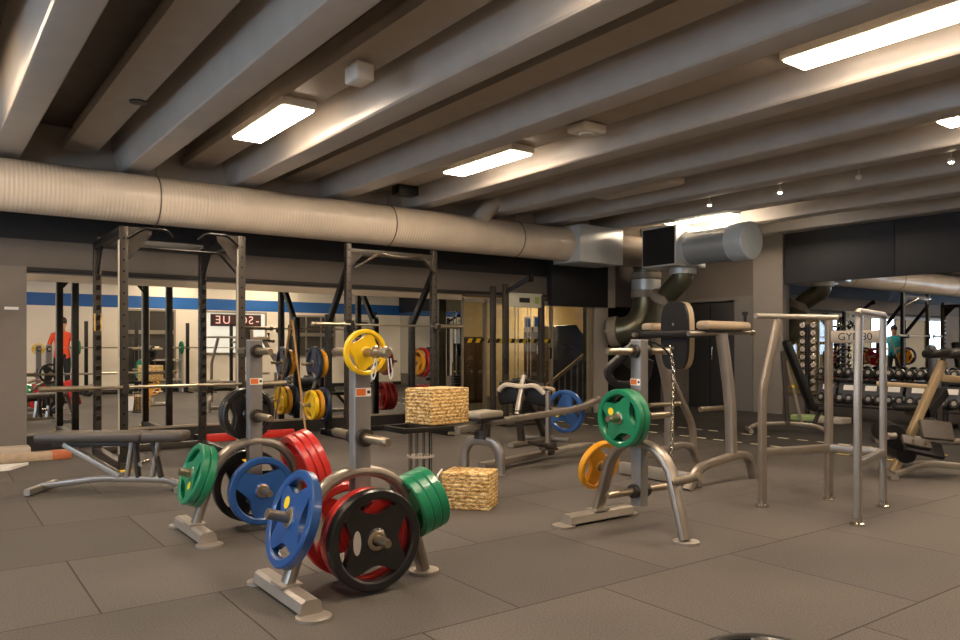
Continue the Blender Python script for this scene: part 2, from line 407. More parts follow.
MB().span((-.68, 0, -.16), (.68, .015, .16)).build('sign_board', mat('dark_maroon_board', '3a1f1a', .5), sg)
PINKL = mat('pale_pink_lettering', 'e0a898', .5, emit=(1, .55, .45), es=.3)
for ch, xx in (('-', .58), ('S', .40), ('O', .18), ('U', -.26), ('E', -.48)):
    text_obj('letter', ch, .3, PINKL, sg, (xx, .017, 0), (PI/2, 0, PI))
# ------------------------------------------------------------------ glass partition and stair hall
gp = MB().m(ALU)
for x in (6.63, 7.07, 8.44, 9.37): gp.span((x-.022, YW-.03, 0), (x+.022, YW+.03, 1.88))
gp.span((6.61, YW-.03, 1.82), (9.4, YW+.03, 1.90)).span((6.61, YW-.03, 0), (9.4, YW+.03, .07))
gw = struct('window_5', gp, label='glass partition with slim metal mullions', cat='partition')
for a, b in ((6.65, 7.05), (7.09, 8.42), (8.46, 9.35)):
    MB().span((a, YW-.006, .07), (b, YW+.006, 1.82)).build('pane', GLASS, gw)
tp = MB().m(mat('black_tape', '1c1a16', .6)).span((6.66, YW-.014, 1.20), (8.42, YW-.007, 1.27)).m(mat('yellow_tape', 'd8b21a', .5))
for i in range(11):
    x = 6.72+i*.155; tp.prism([(x, 1.202), (x+.075, 1.202), (x+.11, 1.268), (x+.035, 1.268)], 'xz', YW-.0165, YW-.0145)
tp.build('hazard_tape', None, gw)
tag(MB().m(WHITE).span((7.86, YW-.02, 1.38), (8.0, YW-.012, 1.62)).m(mat('blue_print', '2d6fb0', .5)).span((7.88, YW-.022, 1.46), (7.98, YW-.02, 1.60)).build('notice', None), 'blue and white notice on the glass, left of the pair', 'notice')
tag(MB().m(WHITE).span((8.05, YW-.02, 1.38), (8.26, YW-.012, 1.64)).m(MATS['blue_print']).span((8.07, YW-.022, 1.47), (8.24, YW-.02, 1.62)).build('notice', None), 'larger blue and white notice on the glass, right of the pair', 'notice')
tag(MB().span((8.12, YW-.02, 1.02), (8.26, YW-.012, 1.17)).build('paper_note', WHITE), 'small blank white note below the notices on the glass', 'note')
sh = MB().m(WARMW).span((6.6, 14.2, 0), (13.6, 14.35, ZC)).span((6.45, YW+.15, 0), (6.6, 14.35, ZC)).span((13.6, YW+.1, 0), (13.7, 14.3, ZC))
sh.span((6.6, YW+.15, 2.25), (13.6, 14.2, 2.3))
struct('wall_stair_hall', sh, label='warm cream walls of the stair hall behind the glass', cat='wall')
sc = MB().m(DKWOOD).prism([(10.15, 1.55), (10.8, 1.60), (10.92, 1.46), (11.7, .95), (11.7, 0), (10.15, 0)], 'xz', 11.5, 12.4)
tag(sc.build('stair_landing', None), 'dark enclosed stair flight behind the glass partition', 'stairs')
rl = thing('stair_railing', 'sloping wooden stair railing with upright balusters behind the glass', 'railing', (0, 0, 0))
MB().tube([(9.50, 11.0, .36), (10.95, 11.0, 1.22)], prof=(.05, .07)).build('handrail', WOODL, rl)
for i in range(9):
    x = 9.56+i*.16; z = .36+(x-9.50)*.593
    MB().tube([(x, 11.0, 0), (x, 11.0, z)], .016, 8).build('baluster', MATS['aluminium_mullion'], rl)
hl = thing('ceiling_lamp', 'warm ceiling lamp glowing in the stair hall behind the glass', 'lamp', (11.9, 13.4, 2.25))
MB().lathe([(0, 0), (.22, 0), (.22, -.03), (.2, -.05)], seg=24).build('lamp_base', LAMPB, hl)
MB().lathe([(.19, -.04), (.17, -.09), (.1, -.12), (0, -.13)], seg=24).build('lamp_shade', mat('hall_lamp_glow', 'ffffff', .5, emit=(1, .75, .4), es=30), hl)
hl2 = thing('ceiling_lamp', 'second warm ceiling lamp behind the left glass pane', 'lamp', (8.7, 11.9, 2.25))
MB().lathe([(0, 0), (.22, 0), (.22, -.03), (.2, -.05)], seg=24).build('lamp_base', LAMPB, hl2)
MB().lathe([(.19, -.04), (.17, -.09), (.1, -.12), (0, -.13)], seg=24).build('lamp_shade', MATS['hall_lamp_glow'], hl2)
cb = thing('cabinet', 'dark tall cupboard standing in the stair hall behind the left pane', 'cabinet', (9.1, 12.9, 0))
MB().span((-.28, -.2, 0), (.28, .2, 1.35), bev=.01).build('body', DKWOOD, cb)
MB().span((-.26, -.22, .05), (-.01, -.2, 1.3)).build('door', DKWOOD, cb); MB().span((.01, -.22, .05), (.26, -.2, 1.3)).build('door', DKWOOD, cb)
# floor markings
for X_, M_, kk in ((7.82, DASHY, 0), (8.62, DASHY, .1)):
    for i in range(39):
        y = 9.0-kk-i*.26
        if y < -.9: break
        o = tag(MB().span((X_-.022, y-.13, 0), (X_+.022, y, .003)).build('lane_marking', DASHY if y < 4.4 else DASH), 'pale dash in the %s dashed line on the floor' % ('nearer' if kk == 0 else 'farther'), 'floor marking', '%s line of floor dashes' % ('nearer' if kk == 0 else 'farther'))
# ------------------------------------------------------------------ ceiling lights
def panel_light(x, y0, y1, label, lit=True):
    t = thing('ceiling_light', label, 'ceiling light', (x, (y0+y1)/2, 3.22), 0)
    h = (y1-y0)/2
    MB().span((-.155, -h-.03, -.075), (.155, h+.03, 0), bev=.015).build('housing', LAMPB, t)
    MB().span((-.135, -h, -.088), (.135, h, -.074), bev=.003).build('diffuser', LAMPM if lit else LAMPB, t)
lights = [(2.51, 6.07, 7.30, 'lit rectangular ceiling light above the left power rack', 1), (4.95, 6.07, 7.30, 'lit rectangular ceiling light left of the smoke detector', 1),
 (7.39, 6.07, 7.30, 'unlit flat ceiling light between far ribs', 0), (9.83, 6.95, 8.15, 'lit ceiling light above the capped silver duct', 1),
 (2.51, 1.8, 3.03, 'lit ceiling light above the photographer', 1), (4.95, 1.8, 3.03, 'long lit ceiling light at the top right corner', 1),
 (7.39, 1.8, 3.03, 'lit ceiling light just cut by the right edge', 1), (9.83, 1.8, 3.03, 'lit ceiling light far right beyond the frame', 1),
 (.07, 1.8, 3.03, 'lit ceiling light left of the camera', 1), (.07, 6.07, 7.30, 'lit ceiling light at far left beyond the frame', 1), (-2.37, 4, 5.23, 'lit ceiling light at the left wall', 1),
 (4.95, -.9, -.1, 'short lit ceiling light by the blue striped wall', 1), (7.39, -.9, -.1, 'second short lit ceiling light by the blue striped wall', 1)]
for x, a, b, lb, lit in lights: panel_light(x, a, b, lb, lit)
for i, y in enumerate((6.33, 5.30, 4.33, 3.38)):
    t = thing('ceiling_spotlight', ['small ceiling spotlight farthest along the row', 'second small ceiling spotlight of the row', 'dim third ceiling spotlight of the row', 'small ceiling spotlight nearest the right edge'][i], 'spotlight', (8.42, y, 3.055), 0, 'row of small ceiling spotlights')
    MB().lathe([(0, .0), (.035, 0), (.035, -.03), (.028, -.035)], seg=16).build('rim', LAMPB, t)
    MB().cyl((0, 0, -.005), (0, 0, .445), .008, 10).build('stem', LAMPB, t)
    MB().lathe([(.026, -.03), (.02, -.045), (0, -.05)], seg=16).build('lens', SPOTM if i != 2 else LAMPB, t)
t = thing('wall_speaker', 'white box speaker under the ceiling beside the nearest lit panel', 'speaker', (2.54, 5.04, 3.22))
MB().box((0, .0, -.085), (.15, .20, .13), bev=.02, seg=3).build('body', LAMPB, t); MB().span((-.05, -.05, -.02), (.05, .05, .0)).build('bracket', LAMPB, t)
t = thing('smoke_detector', 'round pale ceiling detector box right of the second lit panel', 'detector', (4.97, 5.14, 3.22))
MB().box((0, 0, -.05), (.32, .24, .09), bev=.035, seg=3).build('body', LAMPB, t); MB().lathe([(0, -.11), (.07, -.11), (.08, -.085)], seg=20).build('sensor', LAMPB, t)
t = thing('ceiling_hook_plate', 'small dark disc plate hanging at the leftmost ceiling board', 'ceiling fitting', (1.44, 6.95, 3.22))
MB().lathe([(0, 0), (.07, 0), (.07, -.012), (0, -.012)]).build('disc', RACKD, t)
tag(MB().box((5.05, 8.6, 3.17), (.3, .2, .14), bev=.02).build('black_projector', RACKD), 'small black box under the ceiling just above the duct', 'ceiling box')
# the whole ceiling grid runs a touch off square to the mirror wall
for o in list(COL.objects):
    if o.parent is None and (o.get('category') in ('ceiling light', 'spotlight', 'speaker', 'detector', 'ceiling fitting') or o.get('label') in ('painted concrete ceiling rib', 'flat painted board between ceiling ribs')):
        piv = Vector((0, 9.05, 0)); Mr = Matrix.Rotation(.0115, 3, 'Z')
        o.location = piv+Mr @ (o.location-piv); o.rotation_euler.z += .0115
# ------------------------------------------------------------------ ducts
dm = thing('ventilation_duct', 'long cream corrugated ventilation duct along the mirror wall', 'duct', (0, 8.9, 2.74))
MB().lathe([(.262, XL+.02), (.262, 8.12)], axis='X', seg=64).build('duct_body', DUCT, dm)
for x in (-1.6, 2.05, 4.95, 7.1):
    MB().lathe([(.264, x-.008), (.27, x-.004), (.27, x+.004), (.264, x+.008)], axis='X', seg=48).cyl((x, 0, .26), (x+.05, .1, .74), .004, 6).build('hanger_strap', mat('grey_hanger', '6b6459', .5, .5), dm)
MB().cyl((6.35, -.05, .15), (6.62, -.2, .52), .12, 28).build('branch_pipe', mat('cream_duct_plain', 'c4b8a6', .5), dm)
bx = thing('duct_box', 'square shiny sheet metal box at the end of the long duct', 'duct box', (8.58, 8.86, 2.74))
MB().span((-.47, -.31, -.29), (.47, .31, .285), bev=.004).build('casing', SHEET, bx)
MB().lathe([(.25, .47), (.25, 1.3), (.2, 1.42), (0, 1.46)], axis='X', seg=40).build('grey_stub', mat('grey_duct_wrap', '9b8f80', .55, 0, .06, 6), bx)
pl = thing('air_plenum', 'square air plenum with one black side beside the silver duct', 'plenum', (9.62, 8.0, 2.70))
MB().m(SHEET).span((-.36, -.34, -.31), (.36, .34, .31), bev=.003).m(mat('black_plenum_side', '1b1815', .6)).span((-.366, -.315, -.285), (-.361, .315, .285)).build('casing', None, pl)
sd = thing('silver_duct', 'short shiny galvanised spiral duct with round end cap', 'duct', (9.60, 7.72, 2.67))
MB().lathe([(.262, 0), (.262, -1.14)], axis='Y', seg=56).build('duct_body', GALV, sd)
MB().lathe([(.268, -.85), (.275, -.855), (.275, -1.13), (.268, -1.15), (.25, -1.155), (0, -1.155)], axis='Y', seg=56).build('end_cap', mat('galvanised_cap', 'd9e2e8', .35, .15, .05, 6), sd)
MB().lathe([(.27, 0), (.285, -.02), (.285, -.1), (.27, -.12)], axis='Y', seg=48).build('collar', SHEET, sd)
p1 = thing('elbow_pipe', 'thick dark pipe elbow running from the duct end into the wall', 'pipe', (10.12, 9.02, 0))
MB().tube([(0, 0, 2.55), (0, 0, 1.78), (-.18, .1, 1.45), (-.42, .5, 1.40)], .23, 32, fil=.25).build('pipe', INSUL, p1)
MB().lathe([(.255, 2.42), (.26, 2.41), (.26, 2.33), (.255, 2.32)], seg=36).build('upper_collar', COLLAR, p1)
MB().lathe([(.25, 2.3), (.25, 2.12)], seg=36).build('bright_band', SHEET, p1)
MB().lathe([(.255, 2.12), (.262, 2.11), (.262, 2.0), (.255, 1.99)], seg=36).build('lower_collar', COLLAR, p1)
MB().tube([(-.33, .33, 1.415), (-.4, .46, 1.40)], .262, 32).build('wall_collar', COLLAR, p1)
p2 = thing('bent_pipe', 'dark bent pipe dropping from under the plenum', 'pipe', (9.78, 7.95, 0))
MB().tube([(0, 0, 2.40), (0, 0, 2.22), (.06, .42, 1.97), (.10, .52, 1.35), (.55, 1.62, .9)], .17, 28, fil=.2).build('pipe', INSUL, p2)
MB().lathe([(.2, 2.39), (.215, 2.38), (.215, 2.3), (.2, 2.29)], seg=32).build('upper_collar', SHEET, p2)
MB().tube([(.06, .40, 2.02), (.075, .455, 1.90)], .215, 28).build('lower_collar', COLLAR, p2)
# ------------------------------------------------------------------ weight plates
def plate_mesh(R, t, material, holes=3, ph=PI/2):
    m_ = MB().m(material); bm = m_.bm; N = 72 if R > .12 else 48
    hh = .95 if holes == 3 else .76
    def rin(th):
        best = 1e9
        for k in range(holes):
            d = abs((th-ph-2*PI*k/holes+PI) % (2*PI)-PI); best = min(best, d)
        return .78-(.17 if R < .12 else .32 if holes == 3 else .28)*max(0, 1-(best/(hh*.72))**2)**.75 if best < hh*.72 else .78
    st = [(.11, .5), (.2, .5), (.24, .36), None, (.80, .36), (.845, .5), (.965, .5), (1.0, .36)]
    top = []; bot = []; ri = []
    for k in range(N):
        th = 2*PI*k/N; r3 = rin(th); ri.append(r3); a = []; b = []
        for s_ in st:
            r, h = (r3, .36) if s_ is None else s_
            p = (R*r*math.cos(th), R*r*math.sin(th))
            a.append(bm.verts.new((*p, t*h))); b.append(bm.verts.new((*p, -t*h)))
        top.append(a); bot.append(b)
    for k in range(N):
        j = (k+1) % N; hole = ri[k] < .775 or ri[j] < .775
        for i in range(len(st)-1):
            if i == 3 and hole: continue
            bm.faces.new((top[k][i], top[k][i+1], top[j][i+1], top[j][i])); bm.faces.new((bot[k][i], bot[j][i], bot[j][i+1], bot[k][i+1]))
        bm.faces.new((top[k][7], bot[k][7], bot[j][7], top[j][7])); bm.faces.new((top[k][0], top[j][0], bot[j][0], bot[k][0]))
        if hole:
            for i in (3, 4): bm.faces.new((top[k][i], top[j][i], bot[j][i], bot[k][i]))
        for q in range(0):
            pass
    # close the ends of the holes
    for k in range(N):
        for j in ((k+1) % N, (k-1) % N):
            if (ri[k] >= .775) and ri[j] < .775: pass
    return m_
PROTO = {}
def plate_parts(root, R, t, material, badge, holes):
    key = (R, t, material.name, badge.name if badge else None, holes)
    if key not in PROTO:
        d = plate_mesh(R, t, material, holes).build('disc', None, root, ang=30)
        hb = MB().lathe([(R*.115, t*.55), (R*.18, t*.55), (R*.2, t*.5)], seg=32).lathe([(R*.2, -t*.5), (R*.18, -t*.55), (R*.115, -t*.55)], seg=32).lathe([(R*.116, t*.55), (R*.116, -t*.55)], seg=32).build('hub_ring', SLEEVE, root)
        ps = [d.data, hb.data]; names = ['disc', 'hub_ring']
        if badge:
            mb = MB().m(badge)
            for sgn in (1,):
                vs = [(R*.42*math.cos(a0)+R*(.13 if badge is BADGEY else .085)*math.cos(a), R*.42*math.sin(a0)+R*(.13 if badge is BADGEY else .24)*math.sin(a), sgn*(t*.36+.0015)) for a0 in ([PI/6*5] if badge is BADGEY and holes == 3 else [PI*.75] if badge is BADGEY else [PI]) for a in [2*PI*k/20 for k in range(20)]]
                mb.raw(vs, [tuple(range(20))])
            bg = mb.build('badge', None, root); ps.append(bg.data); names.append('badge')
        PROTO[key] = (ps, names)
    else:
        ps, names = PROTO[key]
        for me, nm in zip(ps, names):
            o = bpy.data.objects.new(nm, me); COL.objects.link(o); o.parent = root
def plate(pos, axis, R, t, material, label, badge=None, holes=3, spin=0, group=None):
    o = thing('weight_plate', label, 'weight plate', pos, 0, group)
    a = Vector(axis).normalized()
    xx = Vector((0, 0, 1)).cross(a)
    xx = Vector((1, 0, 0)) if xx.length < .01 else xx.normalized()
    yy = a.cross(xx).normalized()
    M = Matrix((xx, yy, a)).transposed().to_4x4() @ Matrix.Rotation(spin, 4, 'Z')
    o.rotation_euler = M.to_euler()
    plate_parts(o, R, t, material, badge, holes)
    return o
# ------------------------------------------------------------------ plate trees
def make_tree():
    t = thing('plate_tree', 'x', 'plate tree')
    # inverted U
    pts = [(-.36, 0, .06), (-.245, 0, .40)]
    for k in range(11):
        a = math.radians(160-14*k); pts.append((.235*math.cos(a)*1.0, 0, .375+.165*math.sin(a)))
    pts += [(.245, 0, .40), (.35, 0, .02)]
    MB().tube(pts, 1, prof=(.05, .085), cr=.9, up=(0, 1, 0)).build('arched_leg_frame', SILVER, t)
    f = MB().m(SILVB)
    prof = [(-.045, 0), (-.06, .012), (-.05, .065), (-.03, .08), (.03, .08), (.05, .065), (.06, .012), (.045, 0)]
    f.prism([(x*.85-.36, z*.8+.008) for x, z in prof], 'xz', -.27, .29)
    f.build('foot_bar', None, t)
    MB().lathe([(0, .0), (.075, 0), (.075, .012), (0, .012)], (-.36, -.29, 0), seg=24).build('foot_pad', SILVB, t)
    MB().lathe([(0, .0), (.06, 0), (.06, .012), (0, .012)], (-.37, .31, 0), seg=24).build('foot_pad', SILVB, t)
    MB().lathe([(0, .0), (.075, 0), (.075, .014), (0, .014)], (.355, 0, 0), seg=24).build('foot_pad', SILVB, t)
    MB().box((-.36, 0, .075), (.10, .13, .01)).build('weld_plate', SILVB, t)
    c = MB().m(COLM).tube([(0, 0, .16), (0, 0, 1.165)], prof=(.085, .07), cr=.25, up=(0, 1, 0)).m(mat('column_cap', 'b5b1aa', .4, .3)).span((-.04, -.034, 1.165), (.04, .034, 1.172))
    c.build('column', None, t)
    for sgn in (-1,):
        s_ = MB().m(WHITE).span((-.04, sgn*.0362, .893), (.04, sgn*.0368, .933)).m(ORANGE).span((-.037, sgn*.0369, .897), (.012, sgn*.0373, .929)).m(RACKD).span((.02, sgn*.0369, .906), (.035, sgn*.0373, .92)); s_.build('sticker', None, t)
    for z in (1.10, .70, .25):
        for sgn in (-1, 1):
            MB().cyl((0, sgn*.035, z), (0, sgn*.065, z), .042, 24).build('peg_collar', RACK, t)
            MB().lathe([(0, .0), (.0215, 0), (.0215, .22), (.017, .235), (0, .235)][1:], (0, 0, 0), 'Y', 24).build('peg', SLEEVE, t, loc=(0, sgn*.04, z), rot=(0, 0, 0 if sgn > 0 else PI))
    for sgn in (-1, 1):
        a = math.radians(18); d = Vector((sgn*math.cos(a), 0, math.sin(a)))
        p = Vector((sgn*.25, 0, .33))
        MB().cyl(p, p+d*.035, .036, 24).build('leg_peg_collar', RACK, t)
        MB().cyl(p+d*.0, p+d*.212, .024, 24).build('leg_peg', SLEEVE, t)
    return t
tree0 = make_tree()
tree0.location = (1.66, 3.25, 0)
tree0['label'] = 'nearest silver A-frame plate tree with the big black plate and tilted blue plate'
tree1 = copy_tree(tree0, None, 'silver A-frame plate tree behind the nearest one, with green, blue and red plates'); tree1.location = (1.66, 4.68, 0)
tree2 = copy_tree(tree0, None, 'silver A-frame plate tree standing alone right of centre, green plates on it'); tree2.location = (3.53, 3.20, 0); tree2.rotation_euler = (0, 0, -PI/2)
def on_leg(tr, sgn, dist, zoff=0):
    a = math.radians(18); p = Vector((sgn*.25, 0, .33))+Vector((sgn*math.cos(a), 0, math.sin(a)))*dist
    d = Vector((sgn*math.cos(a), 0, math.sin(a)))
    M = Matrix.Rotation(tr.rotation_euler.z, 4, 'Z')
    return Matrix.Translation(tr.location) @ M @ p, M @ d
def on_col(tr, sgn, dist, z):
    M = Matrix.Rotation(tr.rotation_euler.z, 4, 'Z')
    return Matrix.Translation(tr.location) @ M @ Vector((0, sgn*(.04+dist), z)), M @ Vector((0, sgn, 0))
# nearest tree
p, d = on_leg(tree0, -1, .085); plate(p, d, .22, .05, BLUE, 'tilted blue weight plate with yellow sticker on the left leg of the nearest tree', BADGEY, 4, .1)
for i in range(3):
    p, d = on_leg(tree0, 1, .034+.050*i); plate(p, d, .158, .052, GREEN, ['innermost', 'middle', 'outermost'][i]+' of three green weight plates on the right leg of the nearest tree', None, 3, .3*i)
p, d = on_col(tree0, -1, .105, .245); plate(p, d, .232, .055, BLK, 'large black weight plate facing the camera on the nearest tree', BADGES, 4, 0)
p, d = on_col(tree0, -1, .03, .245); plate(p, d, .225, .05, RED, 'red weight plate right behind the large black one', None, 4, .3)
p, d = on_col(tree0, 1, .10, .245); plate(p, d, .225, .05, RED, 'red weight plate on the far side of the nearest tree', None, 4, .1)
p, d = on_col(tree0, -1, .015, 1.10); plate(p, d, .108, .03, YEL, 'small yellow weight plate on the top peg of the nearest tree', None, 4, .5)
# rear-left tree
for i in range(2):
    p, d = on_leg(tree1, -1, .075+.048*i); plate(p, d, .185, .046, GREEN, ['inner', 'outer'][i]+' green weight plate on the left leg of the rear plate tree', BADGEY if i else None, 3, 2.6)
for i in range(3):
    p, d = on_leg(tree1, 1, .045+.05*i); plate(p, d, .225, .048, RED, ['innermost', 'middle', 'outermost'][i]+' of three red weight plates on the rear plate tree', None, 3, .2)
p, d = on_col(tree1, -1, .09, .25); plate(p, d, .205, .05, BLUE, 'blue weight plate facing the camera low on the rear plate tree', None, 3, .0)
p, d = on_col(tree1, 1, .06, .25); plate(p, d, .225, .05, BLK, 'black weight plate low behind the blue one on the rear tree', None, 3, .4)
for i in range(2):
    p, d = on_col(tree1, 1, .075+.055*i, .70); plate(p, d, .165, .05, BLK, ['nearer', 'farther'][i]+' of two black weight plates behind the column of the rear tree', None, 3, .4)
# right tree
for i in range(2):
    p, d = on_col(tree2, -1, .075+.05*i, .70); plate(p, d, .175, .046, GREEN, ['rear', 'front'][i]+' green weight plate on the tree right of centre', BADGEY if i else None, 4, .25)
p, d = on_leg(tree2, -1, .10); plate(p, d, .165, .045, ORY, 'yellow weight plate on the far leg of the tree right of centre', None, 3, .4)
# plate on floor at bottom edge
plate((2.36, 1.56, .025), (0, 0, 1), .225, .05, BLK, 'black weight plate lying on the floor at the bottom edge', None, 3)
# spring collars under the yellow plate
for i, dx in enumerate((-.03, .035)):
    c = thing('spring_collar', ['left', 'right'][i]+' wire spring collar dangling from the top peg of the nearest tree', 'spring collar', (1.66+dx*.6, 3.25-.20-.02*i, 1.10))
    MB().tube([(.026*math.cos(a), .004*a/PI, .026*math.sin(a)) for a in [2*PI*k/16 for k in range(33)]], .0025, 6).build('coil', CHROME, c)
    MB().tube([(dx*.2, 0, -.026), (dx*.6-.008, 0, -.10), (dx*.6, 0, -.125), (dx*.6+.012, 0, -.10), (dx*.3+.01, 0, -.026)], .003, 6, fil=.01).build('wire_handle', WHITE, c)
# dip belt on right tree
db = thing('dip_belt', 'black dip belt with hanging chain over the top of the tree right of centre', 'dip belt', (3.53, 3.20, 0))
Rv = Vector((.809, -.588, 0)); Fv = Vector((.588, .809, 0))
def dp(a, f, z): return Rv*a+Fv*f+Vector((0, 0, z))
MB().tube([dp(-.02, .06, 1.14), dp(-.10, .07, 1.06), dp(-.19, .08, .98), dp(-.15, .08, .90), dp(-.04, .08, .88), dp(.05, .08, .93), dp(.07, .07, 1.05)], 1, fil=.06, prof=(.045, .13), cr=.4, closed=False, up=(.588, .809, 0)).build('belt_pad', VINYL, db)
MB().tube([dp(-.12, .05, 1.08), dp(-.02, .045, 1.15), dp(.07, .05, 1.165), dp(.15, .03, 1.13), dp(.20, .02, 1.06), dp(.21, .02, .98)], 1, fil=.05, prof=(.012, .035), cr=.4, up=(.588, .809, 0)).build('belt_strap', VINYL, db)
ch = MB()
for k in range(26):
    z = 1.12-.026*k; c = dp(.215-.03*(k < 5)*(5-k)/5-.0008*k, .0, z); ch.tube([c+Vector((.008*math.cos(a)*(k % 2), .008*math.cos(a)*(1-k % 2), .017*math.sin(a))) for a in [2*PI*j/8 for j in range(8)]], .0035, 5, closed=True, up=(1, 1, 0))
ch.build('chain', CHROME, db)
# ------------------------------------------------------------------ power racks
def upright(name, x, y, z1, parent, material, hole_side=-1, w_=.075, z0=.0):
    m_ = MB().m(material).box((x, y, (z0+z1)/2), (w_, w_, z1-z0), bev=.006)
    m_.m(HOLE); z = z0+.12
    while z < z1-.04:
        m_.cyl((x, y-w_/2-.001, z), (x, y-w_/2+.004, z), .011, 10); m_.cyl((x-w_/2-.001, y, z), (x-w_/2+.004, y, z), .011, 10); z += .10
    return m_.build(name, None, parent)
def barbell(pos, L, label, cat='barbell', group=None, dirv=(1, 0, 0)):
    o = thing('barbell', label, cat, pos, math.atan2(dirv[1], dirv[0]), group); h = L/2
    MB().cyl((-h+.42, 0, 0), (h-.42, 0, 0), .0145, 14).build('shaft', BAR, o)
    for s_ in (-1, 1):
        MB().cyl((s_*(h-.42), 0, 0), (s_*(h-.39), 0, 0), .036, 20).cyl((s_*(h-.39), 0, 0), (s_*h, 0, 0), .025, 20).build('sleeve', SLEEVE, o)
    return o
rk = thing('power_rack', 'tall graphite power rack in front of the left mirror', 'power rack', (2.0, 8.2, 0))
X0, X1, F, R = -.54, .54, -.65, .65
for x in (X0, X1):
    upright('upright', x, F, 2.23, rk, RACK); upright('upright', x, R, 2.23, rk, RACK)
    MB().tube([(x, F, 2.19), (x, R, 2.19)], prof=(.075, .075), cr=.1).build('side_beam', RACKD, rk)
    MB().tube([(x, F-.1, .04), (x, R+.06, .04)], prof=(.075, .075), cr=.1).build('base_beam', RACK, rk)
    MB().span((x-.045, F-.045, .16), (x-.038, F+.0, 2.1)).build('edge_guard', UHMW, rk)
    # saw-toothed peg strips on the rear uprights
    tm = MB().span((x-.021, R-.046, .3), (x+.021, R-.036, 2.0))
    for k in range(15):
        z = .35+k*.105; tm.prism([(R-.0375, z), (R-.085, z+.06), (R-.075, z+.07), (R-.0375, z+.055)], 'yz', x-.02, x+.02)
    tm.build('peg_strip', RACK, rk)
    # front gussets and angled pull-up handles
    s_ = 1 if x < 0 else -1
    MB().prism([(x+s_*.03, 2.23), (x+s_*.24, 2.23), (x+s_*.24, 2.17), (x+s_*.05, 1.93), (x+s_*.03, 1.93)], 'xz', F-.02, F-.012).build('gusset', RACK, rk)
    MB().tube([(x+s_*.04, F-.045, 2.13), (x+s_*.16, F-.09, 2.215), (x+s_*.36, F-.09, 2.215), (x+s_*.42, F-.02, 2.16)], .014, 10, fil=.04).build('pull_up_handle', RACKD, rk)
    MB().prism([(R-.04, 2.17), (R-.32, 2.17), (R-.04, 1.88)], 'yz', x-.006, x+.006).build('side_gusset', RACKD, rk)
    MB().box((x, F-.075, .72), (.05, .10, .03)).box((x, F-.125, .75), (.05, .012, .08)).box((x, F-.045, .76), (.06, .012, .13)).build('bar_hook', RACK, rk)
    MB().box((x, F-.11, .012), (.10, .06, .02), bev=.006).build('yellow_foot_cap', YEL, rk)
MB().tube([(X0, R, 2.23), (X1, R, 2.23)], prof=(.06, .11), cr=.1).build('top_beam', RACKD, rk)
MB().tube([(X0, R, .04), (X1, R, .04)], prof=(.075, .075), cr=.1).build('rear_beam', RACK, rk)
MB().tube([(X0, F+.1, 2.06), (.0, F+.1, 2.06), (.36, F+.1, 2.06), (X1, F+.1, 1.86)], .012, 8, fil=.03).build('brace_rod', RACKD, rk)
MB().span((X0-.04, R-.042, 1.30), (X0+.04, R-.040, 1.48)).build('yellow_sign', mat('tan_sticker', 'c9a65c', .5), rk)
barbell((1.88, 7.47, .765), 2.2, 'empty barbell resting low across the front of the left power rack')
# half rack
hr = thing('half_rack', 'tall dark half rack with storage pegs behind the nearest plate tree', 'half rack', (4.80, 8.5, 0))
for s_ in (-1, 1):
    x = s_*.62
    upright('upright', x, 0, 2.40, hr, RACK); upright('rear_post', x, .56, 1.55, hr, RACKD)
    MB().tube([(x, -.0, 2.12), (x, .54, 1.45)], prof=(.06, .07), cr=.1).build('diagonal_brace', RACKD, hr)
    MB().tube([(x, -.45, .04), (x, .72, .04)], prof=(.075, .075), cr=.1).build('base_beam', RACKD, hr)
    MB().prism([(x-s_*.03, 2.28), (x-s_*.03, 2.12), (x-s_*.18, 2.26)], 'xz', -.03, -.022).build('gusset', RACK, hr)
    for z in (.40, .92): MB().cyl((x+s_*.03, .56, z), (x+s_*.36, .56, z), .02, 16).build('storage_peg', SLEEVE, hr)
    MB().box((x, -.08, 1.36), (.05, .11, .03)).box((x, -.135, 1.385), (.05, .012, .08)).box((x, -.045, 1.40), (.06, .012, .13)).build('bar_hook', RACKD, hr)
MB().tube([(-.62, .0, 2.30), (.62, .0, 2.30)], prof=(.05, .08), cr=.1).build('top_beam', RACK, hr)
MB().tube([(-.55, -.05, 2.10), (-.30, -.22, 2.28), (-.1, -.24, 2.25), (.1, -.24, 2.25), (.30, -.22, 2.28), (.60, -.05, 2.10)], .017, 10, fil=.05).build('pull_up_bar', CHROME, hr)
MB().tube([(-.62, .66, .04), (.62, .66, .04)], prof=(.06, .06), cr=.1).build('rear_beam', RACKD, hr)
barbell((4.74, 8.40, 1.405), 2.15, 'empty barbell racked high on the half rack')
XL_ = 4.80-.62
plate((XL_-.10, 9.06, .92), (-1, 0, 0), .175, .05, ORY, 'amber weight plate on the upper left peg of the half rack', None, 3, .2)
plate((XL_-.19, 9.06, .92), (-1, 0, 0), .22, .05, NAVY, 'dark blue weight plate on the upper left peg of the half rack', None, 3, .9)
plate((XL_-.07, 9.06, .40), (-1, 0, 0), .22, .05, NAVY, 'dark blue weight plate behind two yellow ones on the lower left peg', None, 3, .4)
plate((XL_-.15, 9.06, .40), (-1, 0, 0), .19, .05, ORY, 'inner yellow weight plate on the lower left peg of the half rack', None, 3, .1)
plate((XL_-.23, 9.06, .40), (-1, 0, 0), .19, .05, YEL, 'outer yellow weight plate on the lower left peg of the half rack', None, 3, .7)
XR_ = 4.80+.62
plate((XR_+.10, 9.06, .92), (1, 0, 0), .175, .045, ORY, 'amber weight plate on the upper right peg of the half rack', None, 3, .2)
plate((XR_+.17, 9.06, .92), (1, 0, 0), .21, .05, DRED, 'dark red weight plate on the upper right peg of the half rack', None, 3, .2)
